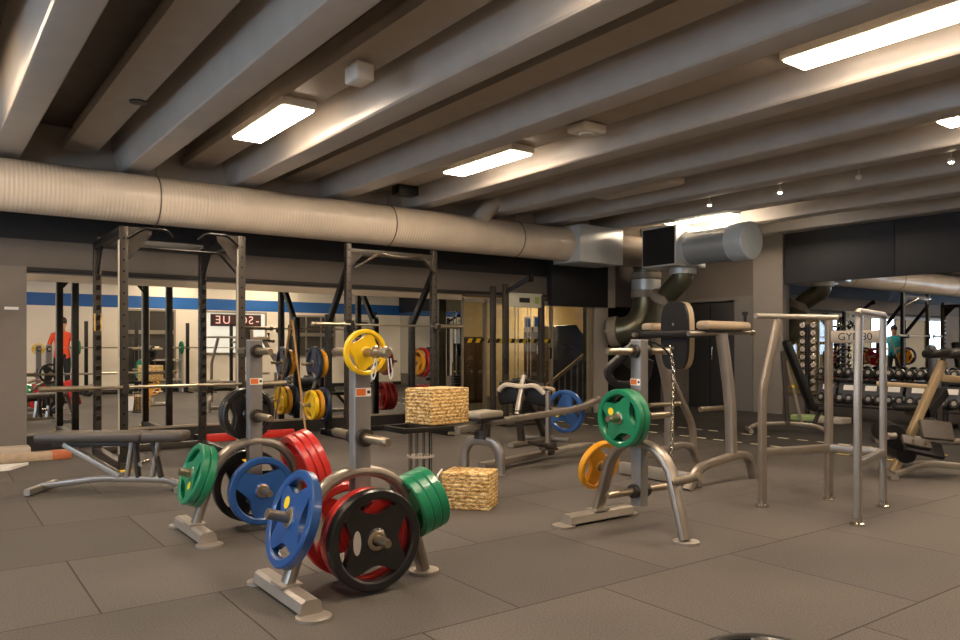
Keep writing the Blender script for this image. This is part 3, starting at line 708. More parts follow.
for i in range(3): plate((XR_+.10+.07*i, 9.06, .40), (1, 0, 0), .21, .05, DRED, ['innermost', 'middle', 'outermost'][i]+' dark red weight plate on the lower right peg of the half rack', None, 3, .2)
st = MB().cyl((3.865, 9.02, .0), (3.90, 9.565, 1.49), .014, 12)
tag(st.build('wooden_stick', mat('honey_wood', 'b98a52', .5, 0, .1, 20)), 'thin wooden stick leaning against the mirror', 'stick')
rb = thing('low_beam', 'low red beam on the floor below the left mirror', 'beam', (3.2, 9.28, 0), .0)
MB().span((-.60, -.05, 0), (.60, .05, .09), bev=.01).build('beam', REDP, rb); MB().span((-.62, -.055, 0), (-.58, .055, .095)).build('end_cap', RACKD, rb)
# loose beams at the left
bm_ = thing('wooden_beam', 'long pale beam with orange end lying by the left pillar', 'beam', (0, 8.66, 0), math.radians(4))
MB().span((-1.6, -.06, 0), (1.15, .06, .085), bev=.012).build('beam', WOODL, bm_); MB().span((1.02, -.064, -.0), (1.2, .064, .09), bev=.015).build('orange_end', mat('orange_paint', 'b96840', .5), bm_)
tag(MB().span((-1.8, 8.86, 0), (.86, 9.06, .13), bev=.02).build('foam_block', mat('pale_foam', 'b3a592', .7)), 'pale thick block on the floor against the left pillar', 'block')
tag(MB().prism([(-1.0, 8.02), (.62, 8.17), (.80, 8.46), (-1.0, 8.44)], 'xy', 0, .025).build('white_board', WHITE), 'thin white edged board on the floor at the left edge', 'board')
# ------------------------------------------------------------------ adjustable bench, left
def rounded_pad(parent, c, size, material, M=None, name='pad'):
    return MB().box(c, size, M=M, bev=min(size)*.42, seg=4).build(name, material, parent, ang=60)
ab = thing('adjustable_bench', 'low adjustable weight bench with dark pads before the left power rack', 'bench', (1.19, 6.52, 0), math.radians(-33)); ab.scale = (.88, .9, 1)
rounded_pad(ab, (-.17, 0, .43), (.92, .28, .075), VINYLB, name='back_pad')
rounded_pad(ab, (.46, 0, .43), (.36, .28, .075), VINYLB, name='seat')
MB().tube([(-.52, 0, .37), (.22, 0, .37)], prof=(.05, .035), cr=.2).build('pad_support', RACK, ab)
MB().tube([(-.62, 0, .045), (-.12, 0, .10), (.28, 0, .09), (.46, 0, .09), (.60, 0, .04)], prof=(.06, .045), fil=.08, cr=.4).build('base_tube', SILVER, ab)
MB().tube([(-.62, -.24, .035), (-.62, .24, .035)], prof=(.05, .05), cr=.4).build('front_foot', SILVB, ab)
MB().tube([(.62, -.2, .03), (.62, .2, .03)], prof=(.05, .05), cr=.4).build('rear_foot', SILVER, ab)
for y in (-.03, .03):
    MB().tube([(-.42, y, .37), (.06, y, .12)], prof=(.02, .04), cr=.3).build('slanted_strut', SILVB, ab)
for x, a in ((.12, .05), (.22, -.03), (.42, -.08), (.34, .06)):
    MB().tube([(x, 0, .10), (x+a, 0, .40)], prof=(.06, .035), cr=.3).build('strut', SILVER if a > 0 else RACK, ab)
MB().cyl((.27, -.09, .22), (.27, .09, .22), .018, 14).build('pivot', CHROME, ab)
# ------------------------------------------------------------------ wood boxes and wire stand
def ply_box(label, loc, rz, sx, sy, sz):
    o = MB().box((0, 0, sz/2), (sx, sy, sz), bev=.006).build('wooden_box', OSB, None, loc, (0, 0, rz)); return tag(o, label, 'box')
ply_box('upper tan strand wood box resting on the black wire stand', (3.19, 4.95, .545), math.radians(9), .39, .30, .27)
ply_box('lower tan strand wood box standing on the floor', (3.12, 4.41, 0), math.radians(-51), .34, .27, .255)
tag(MB().box((2.90, 4.52, .13), (.012, .26, .25), rz=math.radians(-40), M=Matrix.Rotation(.25, 4, 'Y')).build('white_sheet', WHITE), 'white sheet leaning on the lower wood box', 'sheet')
ws = thing('wire_stand', 'black wire stand with round shelf under the upper wood box', 'stand', (3.02, 4.92, 0))
m_ = MB()
for y in (-.17, .15): m_.span((-.24, y-.02, .505), (.18, y+.02, .54), bev=.003)
for x in (-.22, -.02, .16): m_.span((x-.02, -.17, .50), (x+.02, .15, .538), bev=.003)
m_.build('top_frame', RACKD, ws)
for i in range(10):
    a = 2*PI*i/10; MB().cyl((.085*math.cos(a), .085*math.sin(a), .01), (.085*math.cos(a), .085*math.sin(a), .53), .0035, 8).build('wire_rod', RACKD, ws)
MB().lathe([(0, .30), (.105, .30), (.105, .312), (0, .312)], seg=36).build('round_shelf', LIGHTG, ws)
MB().lathe([(0, 0), (.13, 0), (.13, .012), (0, .012)], seg=36).build('round_base', RACKD, ws)
# ------------------------------------------------------------------ plate loaded rowing bench (centre)
tb = thing('rowing_machine', 'plate loaded bench machine with arched silver legs and a blue plate', 'exercise machine', (4.04, 5.53, 0), math.radians(17))
arch = [(0, -.2, 0), (0, -.2, .20), (0, -.12, .29), (0, .12, .29), (0, .2, .20), (0, .2, 0)]
MB().tube(arch, 1, prof=(.085, .05), fil=.09, cr=.5, up=(1, 0, 0)).build('front_arch_leg', SILVER, tb)
for y in (-.2, .2): MB().lathe([(0, 0), (.06, 0), (.06, .012), (0, .012)], (0, y, 0), seg=20).build('foot_pad', SILVB, tb)
MB().tube([(.0, 0, .06), (1.08, 0, .06)], prof=(.09, .06), cr=.3).build('base_beam', SILVER, tb)
MB().tube([(1.08, 0, .05), (1.35, -.10, .09), (1.75, -.16, .09), (1.88, -.12, .0)], prof=(.09, .055), fil=.12, cr=.5).build('rear_leg', SILVB, tb)
MB().tube([(1.12, .0, .05), (1.12, 0, .68)], prof=(.04, .05), cr=.3).build('post', SILVER, tb)
MB().box((1.12, 0, .10), (.14, .14, .12), bev=.02).build('pivot_block', RACK, tb)
MB().tube([(-.35, 0, .41), (.35, 0, .445), (1.0, -.10, .47), (1.18, -.34, .52), (1.50, -.37, .60)], prof=(.05, .06), fil=.1, cr=.4).build('lever_arm', SILVER, tb)
MB().tube([(.0, 0, .30), (.02, 0, .44)], prof=(.12, .10), cr=.3).build('bracket', RACK, tb)
MB().tube([(-.35, .1, .38), (-.1, .04, .36), (.12, .02, .34)], .014, 10, fil=.04).build('adjusting_rod', CHROME, tb)
rounded_pad(tb, (.0, 0, .525), (.36, .24, .06), mat('grey_beige_vinyl', '8f8778', .5), name='seat_pad'); MB().box((.02, 0, .49), (.34, .22, .03)).build('seat_base', RACKD, tb)
MB().box((.68, -.22, .19), (.30, .16, .02), M=Matrix.Rotation(.3, 4, 'Y')).build('foot_plate', RACK, tb)
MB().tube([(.68, -.22, .17), (.95, -.05, .08)], prof=(.04, .04)).build('foot_plate_bracket', SILVER, tb)
MB().cyl((1.12, -.02, .50), (1.52, -.14, .50), .024, 16).build('plate_peg', SLEEVE, tb)
plate((5.31, 5.82, .47), (-.95, -.30, 0), .22, .045, BLUE, 'blue weight plate on the plate loaded bench machine in the centre', BADGEY, 3, .9)
# machine behind with X-shaped chest pad
cp = thing('chest_press', 'pale framed seated machine with cross-shaped chest pad behind the rowing bench', 'exercise machine', (5.52, 6.78, 0), math.radians(20)); cp.scale = (1, 1, .84)
MB().tube([(-.10, 0, .44), (.05, 0, .96)], prof=(.06, .05), cr=.4).build('post', SILVB, cp)
MB().tube([(.0, 0, .04), (-.09, 0, .50)], prof=(.07, .06), cr=.3).build('lower_post', RACK, cp)
MB().tube([(.0, .30, .74), (-.03, .20, .84), (.0, .0, .80), (-.03, -.20, .84), (.0, -.30, .72)], prof=(.07, .06), fil=.09, cr=.6).build('cross_pad', mat('cream_vinyl', 'b8ac98', .5), cp)
MB().tube([(.0, -.30, .84), (.05, 0, .90), (.0, .30, .84)], .022, 12, fil=.06).build('handle_bar', RACKD, cp)
rounded_pad(cp, (.05, -.2, .68), (.07, .30, .24), VINYL, M=Matrix.Rotation(.2, 4, 'X'), name='chest_pad'); rounded_pad(cp, (.05, .2, .68), (.07, .30, .24), VINYL, M=Matrix.Rotation(-.2, 4, 'X'), name='chest_pad')
rounded_pad(cp, (.10, -.2, .70), (.07, .32, .26), VINYLT, M=Matrix.Rotation(.2, 4, 'X'), name='pad_back'); rounded_pad(cp, (.10, .2, .70), (.07, .32, .26), VINYLT, M=Matrix.Rotation(-.2, 4, 'X'), name='pad_back')
MB().tube([(-.25, 0, .04), (.7, 0, .04)], prof=(.08, .06), cr=.3).build('base_beam', SILVER, cp)
MB().tube([(.6, -.3, .03), (.6, .3, .03)], prof=(.06, .06), cr=.3).build('rear_foot', SILVER, cp)
MB().tube([(.55, 0, .05), (.12, 0, .66)], prof=(.06, .05)).build('back_strut', RACK, cp)
rounded_pad(cp, (.35, 0, .40), (.34, .30, .07), VINYL, name='seat')
# ------------------------------------------------------------------ cable tower before the glass
ct = thing('cable_tower', 'tall bronze cable machine tower before the glass partition', 'cable machine', (6.95, 8.75, 0))
for x in (-.13, .55): MB().tube([(x, 0, 0), (x, 0, 1.90 if x > 0 else 2.05)], prof=(.09, .06), cr=.3, up=(0, 1, 0)).build('column', RACK, ct)
MB().tube([(-.27, .12, 0), (-.27, .12, 2.02)], prof=(.07, .07), cr=.2).build('rear_column', RACK, ct)
MB().tube([(-.13, 0, 1.93), (.02, -.35, 2.12)], prof=(.05, .06), cr=.3).build('top_arm', RACKD, ct)
MB().lathe([(0, -.02), (.05, -.02), (.05, .02), (0, .02)], (.03, -.37, 2.11), 'X', 20).build('pulley', RACKD, ct)
MB().span((-.10, -.03, 1.72), (.55, .0, 1.93), bev=.01).build('header_plate', mat('pale_green_sign', 'b9b8a4', .5), ct)
MB().m(RACKD).span((.10, -.033, 1.79), (.30, -.031, 1.86)).m(mat('olive_print', '8a9a4a', .5)).span((.40, -.033, 1.78), (.48, -.031, 1.88)).build('header_mark', None, ct)
for x in (.06, .12, .30, .36): MB().cyl((x, .02, .1), (x, .02, 1.75), .008, 8).build('guide_rod', CHROME, ct)
wm = MB()
for i in range(12): wm.box((.21, .02, .16+i*.045), (.30, .12, .04), bev=.003)
wm.build('weight_stack', RACKD, ct)
MB().span((-.32, -.25, 0), (.62, .2, .06), bev=.01).build('base', RACK, ct)
MB().cyl((-.16, -.045, .75), (-.16, -.045, .98), .025, 14).build('grip', VINYL, ct)
tag(MB().cyl((8.35, 9.5, .95), (8.35, 9.5, 1.12), .02, 14).cyl((8.35, 9.5, .95), (8.35, 9.56, .95), .01, 8).cyl((8.35, 9.5, 1.12), (8.35, 9.56, 1.12), .01, 8).build('pull_handle', RACKD, gw), None)
# ------------------------------------------------------------------ knee raise / dip tower
kr = thing('knee_raise_tower', 'silver dip and knee raise tower with dark back pad and padded arms', 'exercise machine', (5.40, 3.92, 0), math.radians(0))
MB().tube([(-.56, -.03, .0), (-.42, -.03, .17), (.12, -.03, .235), (.28, -.01, .19), (.36, .0, .0)], prof=(.06, .075), fil=.09, cr=.5, up=(0, 1, 0)).build('base_arch', SILVER, kr)
MB().tube([(-.25, .85, .0), (-.12, .85, .13), (.45, .85, .20), (.62, .85, .16), (.70, .85, .0)], prof=(.06, .07), fil=.09, cr=.5, up=(0, 1, 0)).build('base_arch', SILVER, kr)
MB().box((-.40, .4, .06), (.06, .86, .10), bev=.01).build('cross_beam', SILVB, kr)
MB().tube([(.02, -.02, .21), (.0, -.02, .7), (-.09, 0, 1.24)], prof=(.07, .085), fil=.2, cr=.5, up=(0, 1, 0)).build('upright', SILVER, kr)
MB().tube([(.26, .84, .17), (.24, .82, .7), (-.05, .74, 1.24)], prof=(.075, .075), fil=.2, cr=.5, up=(0, 1, 0)).build('upright', SILVER, kr)
MB().tube([(.62, .84, .15), (.60, .84, .38), (.12, .80, 1.0)], prof=(.05, .06), fil=.1, cr=.5, up=(0, 1, 0)).build('rear_brace', SILVER, kr)
for y, x0, x1 in ((.04, -.46, .38), (.70, -.38, .14)):
    MB().tube([(x0, y, 1.235), (x1, y, 1.255)], .020, 12).build('arm_bar', SILVER, kr)
    MB().cyl((x1-.02, y, 1.255), (x1+.02, y, 1.255), .026, 14).build('end_cap', CHROME, kr)
    rounded_pad(kr, ((x0+x1)/2+.04, y, 1.305), (x1-x0-.24, .13, .075), VINYLT, name='arm_pad')
    MB().box(((x0+x1)/2, y, 1.268), (.44, .1, .02)).build('arm_pad_base', VINYL, kr)
MB().cyl((.30, .04, 1.25), (.29, .04, 1.41), .016, 12).cyl((.29, .04, 1.40), (.29, .04, 1.43), .026, 12).build('upright_grip', VINYL, kr)
MB().tube([(-.30, .04, 1.235), (-.30, .70, 1.235)], prof=(.06, .06), cr=.3).build('cross_bar', RACKD, kr)
bp = thing
pad = MB(); prof2 = []
for k in range(24):
    a = 2*PI*k/24; prof2.append((.34+.142*math.copysign(abs(math.cos(a))**.6, math.cos(a)), 1.225+.29*math.copysign(abs(math.sin(a))**.6, math.sin(a))))
pad.m(VINYL).prism(prof2, 'yz', -.275, -.245).build('back_pad_shell', None, kr)
MB().m(VINYLT).prism(prof2, 'yz', -.245, -.18).build('back_pad', None, kr)
for z in (1.12, 1.32): MB().cyl((-.276, .34, z), (-.285, .34, z), .014, 12).build('bolt', CHROME, kr)
for y in (.30, .84): MB().tube([(-.30, y-.25, .62), (.10, y-.25, .62)], .02, 12).build('step_peg', SLEEVE, kr)
# ------------------------------------------------------------------ standing dip station
ds = thing('dip_station', 'four legged silver dip station with two parallel handrails', 'dip station', (5.1, 2.85, 0))
A, B, C_, D = Vector((-.33, .33, 0)), Vector((.29, .19, 0)), Vector((-.33, -.35, 0)), Vector((.36, -.17, 0))
uB, uD = (B-A).normalized(), (D-C_).normalized()
Z = Vector((0, 0, 1))
MB().tube([A+Z*.01, A+Z*.80, A+uB*.15+Z*1.325], prof=(.042, .05), fil=.06, cr=.3, up=uB).build('leg', SILVER, ds)
MB().tube([C_+Z*.01, C_+Z*.80, C_+uD*.05+Z*1.325], prof=(.042, .05), fil=.06, cr=.3, up=uD).build('leg', SILVER, ds)
MB().tube([B+Z*.01, B+Z*1.325], prof=(.042, .05), cr=.3, up=uB).build('leg', SILVER, ds)
MB().tube([D+Z*.01, D+Z*1.325], prof=(.042, .05), cr=.3, up=uD).build('leg', SILVER, ds)
for P_ in (A, B, C_, D): MB().lathe([(0, 0), (.045, 0), (.045, .012), (.028, .02), (.028, .05)], P_, seg=20).build('foot', CHROME, ds)
MB().tube([A-uB*.06+Z*1.345, B+uB*.08+Z*1.345], .020, 16).build('handrail', SILVB, ds)
MB().tube([C_-uD*.0+Z*1.335, C_+uD*.03+Z*1.355, D+uD*.02+Z*1.355, D+uD*.05+Z*1.335], .020, 16, fil=.02).build('handrail', SILVB, ds)
for P_, Q_ in ((A, B), (B, D), (D, C_)): MB().tube([P_+Z*.385, Q_+Z*.385], prof=(.04, .055), cr=.3).build('lower_rail', SILVER, ds)
m_ = MB(); q = D-B; m_.tube([B+Z*1.20, D+Z*1.20], prof=(.02, .09), cr=.2)
sp = m_.build('sign_rail', TRIM, ds)
c_ = (B+D)/2; ang_ = math.atan2(q.y, q.x); nn = Vector((q.y, -q.x, 0)).normalized()
nn = nn if nn.x < 0 else -nn
cu = text_obj('logo_lettering', 'GYM80', .075, RACKD, ds, c_+Z*1.20+nn*.0115, (PI/2, 0, ang_ if nn.dot(Vector((math.sin(ang_), -math.cos(ang_), 0))) > 0 else ang_+PI), .001)
# ------------------------------------------------------------------ upright bench at the end wall
ub = thing('upright_bench', 'black bench with raised backrest near the dumbbell racks', 'bench', (9.22, 5.75, 0), math.radians(-48))
Mx = Matrix.Rotation(math.radians(-14), 4, 'Y')
MB().box((.13, 0, .76), (.08, .30, .98), M=Matrix.Rotation(math.radians(-20), 4, 'Y'), bev=.035, seg=3).build('backrest', VINYL, ub, ang=60)
MB().tube([(-.02, -.06, .12), (-.09, -.06, 1.08)], prof=(.06, .05), cr=.3).build('back_post', RACK, ub)
MB().tube([(.16, 0, .12), (-.03, 0, .95)], prof=(.04, .04), cr=.3).build('support_rail', SILVER, ub)
rounded_pad(ub, (.40, 0, .33), (.16, .28, .08), VINYL, name='seat')
MB().tube([(-.50, 0, .05), (-.40, 0, .11), (.0, 0, .13), (.35, 0, .10), (.45, 0, .03)], prof=(.07, .05), fil=.08, cr=.4).build('base_tube', SILVER, ub)
MB().tube([(-.50, -.24, .03), (-.50, .24, .03)], prof=(.05, .05), cr=.4).build('foot', SILVER, ub)
MB().tube([(.45, -.2, .03), (.45, .2, .03)], prof=(.05, .05), cr=.4).build('foot', SILVER, ub)
MB().tube([(.30, 0, .1), (.38, 0, .30)], prof=(.05, .05)).build('seat_post', RACK, ub)
MB().cyl((.03, -.03, .62), (.03, -.14, .62), .016, 12).build('adjusting_pin', YEL, ub)
# ------------------------------------------------------------------ dumbbell racks and dumbbells
def make_dumbbell(label, group, r=.062, L=.30, head=BLK, hb=SILVB):
    o = thing('dumbbell', label, 'dumbbell', (0, 0, 0), 0, group)
    MB().lathe([(.014, -.08), (.019, -.03), (.019, .03), (.014, .08)], axis='X', seg=14).build('handle', CHROME, o)
    for s_ in (-1, 1):
        MB().m(head).lathe([(0, s_*.07), (r*.75, s_*.07), (r, s_*.085), (r, s_*(L/2-.015)), (r*.8, s_*L/2)], axis='X', seg=22).lathe([(r*.8, s_*L/2), (r*.42, s_*L/2)], axis='X', seg=22).m(hb).lathe([(r*.42, s_*L/2), (r*.38, s_*(L/2+.004)), (0, s_*(L/2+.004))], axis='X', seg=22).build('head', None, o)
    return o
for ri, (ya, yb) in enumerate(((6.48, 4.85), (4.75, 3.1))):
    dk = thing('dumbbell_rack', ['two tier dumbbell rack beside the bench before the end mirror', 'two tier dumbbell rack at the right edge before the end mirror'][ri], 'dumbbell rack', (11.35, 0, 0))
    for y in (ya-.02, yb+.02):
        MB().tube([(.0, y, .02), (.05, y, .78)], prof=(.06, .05), cr=.2).build('side_post', RACKD, dk); MB().tube([(-.34, y, .03), (.32, y, .03)], prof=(.06, .05), cr=.2).build('foot', RACKD, dk)
    for zz in (.25, .64):
        MB().tube([(-.22, ya, zz), (-.22, yb, zz)], prof=(.05, .03)).tube([(.02, ya, zz+.06), (.02, yb, zz+.06)], prof=(.05, .03)).build('shelf_rail', RACKD, dk)
    nb = 5; wdt = (ya-yb)/nb
    for i in range(nb):
        y = ya-wdt*(i+.5)
        MB().box((-.20, y, .50), (.03, wdt*.86, .20), M=Matrix.Rotation(.25, 4, 'Y'), bev=.012).build('front_panel', SLATE, dk)
        MB().box((-.222, y-.03, .53), (.012, wdt*.5, .075), M=Matrix.Rotation(.25, 4, 'Y')).build('label_plate', WHITE, dk)
    protos = {}
    for tier, zz in (('top', .745), ('lower', .355)):
        lb = 'round black dumbbell on the %s tier of the %s' % (tier, ['rack beside the raised bench', 'rack at the right edge'][ri])
        pr = make_dumbbell(lb, 'dumbbells on the %s tier of the %s rack' % (tier, ['first', 'right edge'][ri]), .066 if tier == 'top' else .075)
        ch_ = kids(pr)
        for i in range(int((ya-yb)/.145)):
            if i == 0: o = pr
            else:
                o = pr.copy(); COL.objects.link(o)
                for c in ch_:
                    cc = c.copy(); COL.objects.link(cc); cc.parent = o
            o.location = (11.25, ya-.09-i*.145, zz)
            o.rotation_euler = (0, .15, random.uniform(-.03, .03))
tw = thing('dumbbell_tower', 'narrow upright tower holding pairs of small chrome dumbbells by the pilaster', 'dumbbell rack', (11.35, 6.76, 0))
MB().tube([(0, 0, 0), (0, 0, 1.5)], prof=(.06, .06), cr=.2).build('post', RACK, tw); MB().box((0, 0, .02), (.4, .4, .04), bev=.01).build('base', RACKD, tw)
sb = MB()
for k in range(9): sb.box((0, 0, .42+k*.125), (.22, .12, .015))
sb.build('saddles', RACKD, tw)
pr = make_dumbbell('small chrome dumbbell on the near side of the narrow tower', 'small chrome dumbbells on the tower', .05, .22, CHROME, SILVB)
pch = kids(pr)
for k in range(9):
    for s_ in (-1, 1):
        if k == 0 and s_ == -1: o = pr
        else:
            o = pr.copy(); COL.objects.link(o)
            for c in pch:
                cc = c.copy(); COL.objects.link(cc); cc.parent = o
            if s_ == 1: o['label'] = 'small chrome dumbbell on the far side of the narrow tower'
        o.location = (11.35+s_*.0, 6.76+s_*.09, .48+k*.125); o.rotation_euler = (0, 0, .6)
for i, (x, y, cl) in enumerate(((11.0, 6.55, 'green'), (10.95, 6.1, 'pale'))):
    tag(MB().box((x, y, .045), (.3, .4, .09), bev=.02).build('step_platform', mat('lime_plastic', '8fa46a', .5) if i == 0 else LIGHTG), cl+' low step platform on the floor under the dumbbell rack', 'step platform')
# ------------------------------------------------------------------ back extension machine at the right edge
be = thing('back_extension_machine', 'back extension machine with slanted tan post at the right edge', 'exercise machine', (6.76, 3.24, 0), math.atan2(-.588, .809))
TANM = mat('tan_metal_tube', 'a38e6e', .42, .4)
MB().tube([(.02, .02, .03), (.30, .06, .12), (.75, .10, .07), (1.2, .14, .05)], prof=(.08, .055), fil=.12, cr=.4).build('base_tube', SILVB, be)
MB().tube([(-.05, -.14, .02), (.05, .24, .02)], prof=(.06, .03), cr=.4).build('front_foot', SILVB, be)
MB().tube([(.03, .03, .05), (.47, .05, 1.0)], prof=(.055, .08), cr=.3, up=(0, 1, 0)).build('slanted_post', TANM, be)
MB().tube([(.44, .05, .86), (.80, .05, .83)], prof=(.05, .06), cr=.3).build('pad_arm', TANM, be)
MB().tube([(.02, .30, .80), (.40, .10, .78)], prof=(.12, .035), cr=.3).build('side_tray', TANM, be)
for y in (-.10, .16): rounded_pad(be, (.56, y, 1.075), (.34, .20, .075), VINYL, M=Matrix.Rotation(-.06, 4, 'Y'), name='hip_pad')
MB().box((.31, -.12, .42), (.27, .045, .17), M=Matrix.Rotation(.10, 4, 'Y') @ Matrix.Rotation(-.5, 4, 'X'), bev=.008).build('upper_foot_plate', VINYLB, be)
MB().box((.17, -.16, .28), (.34, .045, .15), M=Matrix.Rotation(.22, 4, 'Y') @ Matrix.Rotation(-.7, 4, 'X'), bev=.008).build('lower_foot_plate', RACKD, be)
MB().box((.10, -.19, .33), (.24, .03, .09), M=Matrix.Rotation(.2, 4, 'Y') @ Matrix.Rotation(-.7, 4, 'X'), bev=.006).build('toe_plate', VINYLB, be)
for x in (.06, .16): MB().lathe([(0, 0), (.013, 0), (.013, .012), (0, .012)], (x, -.23, .345-.02*(x > .1)), 'Y', 12).build('bolt', CHROME, be)
MB().cyl((-.02, -.06, .36), (.08, .30, .38), .10, 24).build('ankle_roller', VINYL, be); MB().cyl((.09, -.06, .21), (.17, .30, .22), .08, 24).build('ankle_roller', VINYL, be)
MB().cyl((-.10, -.1, .37), (-.02, -.08, .37), .03, 16).build('roller_knob', SILVB, be)
MB().tube([(.34, .1, .55), (.62, .3, .72)], prof=(.09, .09), cr=.3).build('rear_cylinder', VINYL, be)
sl = thing('slate_backrest_bench', 'bench with tall slate grey rounded backrest behind the back extension machine', 'bench', (9.55, 4.10, 0), math.radians(-60))
MB().box((0, 0, .85), (.08, .28, .62), M=Matrix.Rotation(-.1, 4, 'Y'), bev=.039, seg=4).build('backrest', SLATE, sl, ang=60)
MB().tube([(.06, 0, .03), (.05, 0, .9)], prof=(.06, .05)).build('post', RACK, sl); rounded_pad(sl, (-.25, 0, .42), (.36, .3, .08), VINYL, name='seat')
MB().tube([(.06, 0, .25), (-.30, 0, .36)], prof=(.05, .05)).build('seat_arm', RACK, sl)
MB().tube([(.35, 0, .04), (-.6, 0, .06)], prof=(.07, .06), cr=.4).build('base_tube', SILVER, sl)
MB().tube([(-.6, -.22, .03), (-.6, .22, .03)], prof=(.05, .05), cr=.4).build('foot', SILVER, sl); MB().tube([(.35, -.22, .03), (.35, .22, .03)], prof=(.05, .05), cr=.4).build('foot', SILVER, sl)
# ------------------------------------------------------------------ equipment near the blue striped wall (seen in the mirror)
for i, (x, y) in enumerate(((3.6, -.75), (5.9, -.75))):
    q = thing('squat_stand', ['squat stand with green plates by the reception window, in the mirror', 'squat stand with green plates under the lettered sign, in the mirror'][i], 'squat stand', (x, y, 0))
    for s_ in (-.55, .55):
        upright('upright', s_, 0, 1.75, q, RACKD); MB().tube([(s_, -.3, .04), (s_, .4, .04)], prof=(.07, .07)).build('foot', RACKD, q)
        MB().box((s_, .08, 1.09), (.05, .10, .03)).build('bar_hook', RACK, q)
    MB().tube([(-.55, -.2, .04), (.55, -.2, .04)], prof=(.07, .07)).build('cross_beam', RACKD, q)
    q0_ = q
    barbell((x, y+.08, 1.13), 2.1, ['barbell with green plates on the stand by the reception window', 'barbell with green plates on the stand under the sign'][i])
    for s_ in (-1, 1): plate((x+s_*.72, y+.08, 1.13), (s_, 0, 0), .16, .05, GREEN, ['left', 'right'][s_ > 0]+' green plate on the barbell '+['by the reception window', 'under the lettered sign'][i], None, 3)
q = thing('storage_shelf', 'pale shelf of gear below the reception window, in the mirror', 'shelf', (4.76, -1.12, 0))
MB().span((-.55, -.15, .8), (.55, .15, .84)).build('shelf_board', LIGHTG, q); MB().span((-.55, -.15, .3), (.55, .15, .34)).build('shelf_board', LIGHTG, q)
for s_ in (-.53, .53): MB().span((s_-.02, -.15, 0), (s_+.02, .15, 1.2)).build('side_panel', LIGHTG, q)
c2 = copy_tree(ct, None, 'second bronze cable tower by the blue striped wall, seen in the mirror'); c2.location = (10.4, -.55, 0); c2.rotation_euler = (0, 0, PI)
q2 = copy_tree(q0_, None, 'empty squat stand at the far corner of the striped wall, in the mirror'); q2.location = (8.6, -.75, 0)
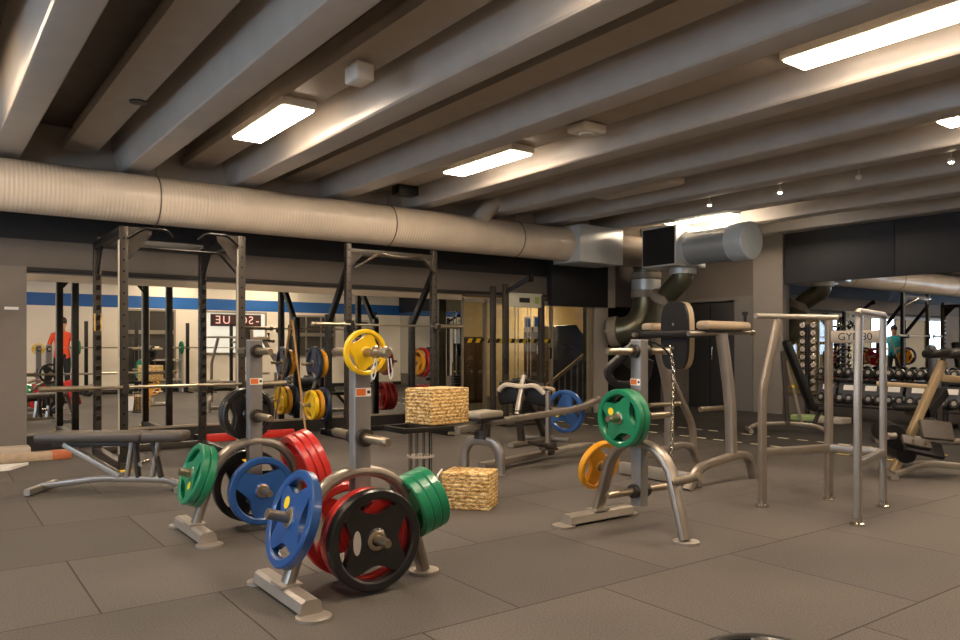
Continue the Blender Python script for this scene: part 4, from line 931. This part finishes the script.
# ------------------------------------------------------------------ people seen only in the mirrors
def person(loc, rz, label, shirt, pants, arms):
    t = thing('person', label, 'person', loc, rz)
    J = [(0, 0, .95), (0, 0, 1.15), (0, 0, 1.38), (0, 0, 1.50), (0, .01, 1.58), (0, .02, 1.66), (0, .015, 1.74)]
    Rr = [.15, .14, .16, .06, .075, .10, .075]
    V = list(J); E = [(i, i+1) for i in range(6)]; RR = list(Rr)
    def chain(root, pts, rs):
        p = root
        for q_, r_ in zip(pts, rs): V.append(q_); RR.append(r_); E.append((p, len(V)-1)); p = len(V)-1
        return p
    for s_ in (-1, 1):
        chain(0, [(s_*.10, 0, .86), (s_*.11, .01, .50), (s_*.12, -.01, .10), (s_*.12, .04, .05), (s_*.13, .18, .04)], [.10, .07, .05, .045, .035])
        sh_ = (s_*.19, 0, 1.42); el, wr_, hd = arms[0 if s_ < 0 else 1]
        p = chain(2, [sh_, el, wr_, hd], [.065, .048, .033, .036])
        H = Vector(hd); dv = (H-Vector(wr_)).normalized(); sd_ = dv.cross(Vector((0, 1, .2))).normalized()
        for k in range(4):
            o_ = sd_*(k-1.5)*.022; L_ = (.065, .078, .082, .06)[k]
            chain(p, [H+o_+dv*.035, H+o_+dv*(.035+L_*.55)+Vector((0, .008, 0)), H+o_+dv*(.03+L_)+Vector((0, .022, 0))], [.009, .008, .007])
        chain(p, [H+sd_*.035, H+sd_*.055+dv*.035], [.011, .009])
    me = bpy.data.meshes.new('body'); me.from_pydata([tuple(v) for v in V], E, []); ob = bpy.data.objects.new('body', me); COL.objects.link(ob)
    sk = ob.modifiers.new('skin', 'SKIN'); sk.use_smooth_shade = True
    for i, v in enumerate(me.skin_vertices[0].data): v.radius = (RR[i], RR[i]*(.75 if i < 3 else 1)); v.use_root = (i == 0)
    sb_ = ob.modifiers.new('sub', 'SUBSURF'); sb_.levels = 1; sb_.render_levels = 1
    dg = bpy.context.evaluated_depsgraph_get(); m2 = bpy.data.meshes.new_from_object(ob.evaluated_get(dg)); bpy.data.objects.remove(ob)
    b_ = bpy.data.objects.new('body', m2); COL.objects.link(b_); b_.parent = t; m2.materials.clear()
    for mm in (SKIN, shirt, pants, RACKD): m2.materials.append(mm)
    for p in m2.polygons:
        c = p.center; r = math.hypot(c.x, c.y); p.use_smooth = True
        p.material_index = 3 if c.z < .09 else 2 if c.z < .93 and abs(c.x) < .2 else 1 if (c.z < 1.50 and (abs(c.x) < .19 or c.z > 1.20)) and not (abs(c.y) > .3) else 0
    MB().ball((0, -.005, 1.74), .105, (1, 1.08, 1.0)).build('hair', HAIR, t)
    f = MB().m(SKIN).ball((0, .125, 1.69), .016, (1, 1.2, 1.3), 8)
    for s_ in (-1, 1): f.ball((s_*.093, .01, 1.69), .022, (.5, 1, 1.3), 8).m(RACKD).ball((s_*.035, .108, 1.715), .010, (1, 1, 1), 8).m(SKIN)
    f.m(DRED).ball((0, .11, 1.65), .014, (1.8, .6, .5), 8).build('face', None, t)
    return t
rest = [((-.27, .02, 1.16), (-.28, .10, .93), (-.28, .13, .86)), ((.27, .02, 1.16), (.28, .10, .93), (.28, .13, .86))]
bent = [((-.26, .10, 1.18), (-.18, .32, 1.10), (-.14, .38, 1.10)), ((.26, .10, 1.18), (.18, .32, 1.10), (.14, .38, 1.10))]
person((2.55, -.75, 0), .3, 'person in an orange top standing by the blue striped wall, in the mirror', mat('orange_cloth', 'e8502a', .8), mat('dark_cloth', '1c1c20', .8), rest)
person((-1.0, 7.4, 0), -1.2, 'person in a teal shirt left of the frame, seen only in the end mirror', mat('teal_cloth', '1f8a94', .8), MATS['dark_cloth'], bent)
# every labelled top-level object that is not part of the setting is a thing
for o in COL.objects:
    if o.parent is None and o.get('category') and not o.get('kind'): o['kind'] = 'thing'

# dumbbells: say which one, counted from the pilaster end or from the top
ORD = ['first', 'second', 'third', 'fourth', 'fifth', 'sixth', 'seventh', 'eighth', 'ninth', 'tenth', 'eleventh', 'twelfth']
for g in {o.get('group') for o in COL.objects if o.get('category') == 'dumbbell'}:
    ds_ = [o for o in COL.objects if o.get('category') == 'dumbbell' and o.get('group') == g]
    if 'tower' in g:
        for side in ('near', 'far'):
            q_ = sorted([o for o in ds_ if side+' side' in o['label']], key=lambda o: -o.location.z)
            for i, o in enumerate(q_): o['label'] = '%s chrome dumbbell from the top on the %s side of the narrow tower' % (ORD[i], side)
    else:
        q_ = sorted(ds_, key=lambda o: -o.location.y)
        for i, o in enumerate(q_): o['label'] = '%s black dumbbell from the left, %s tier, rack %s' % (ORD[i], 'top' if 'top' in g else 'lower', 'at the right edge' if 'right edge' in g else 'beside the raised bench')
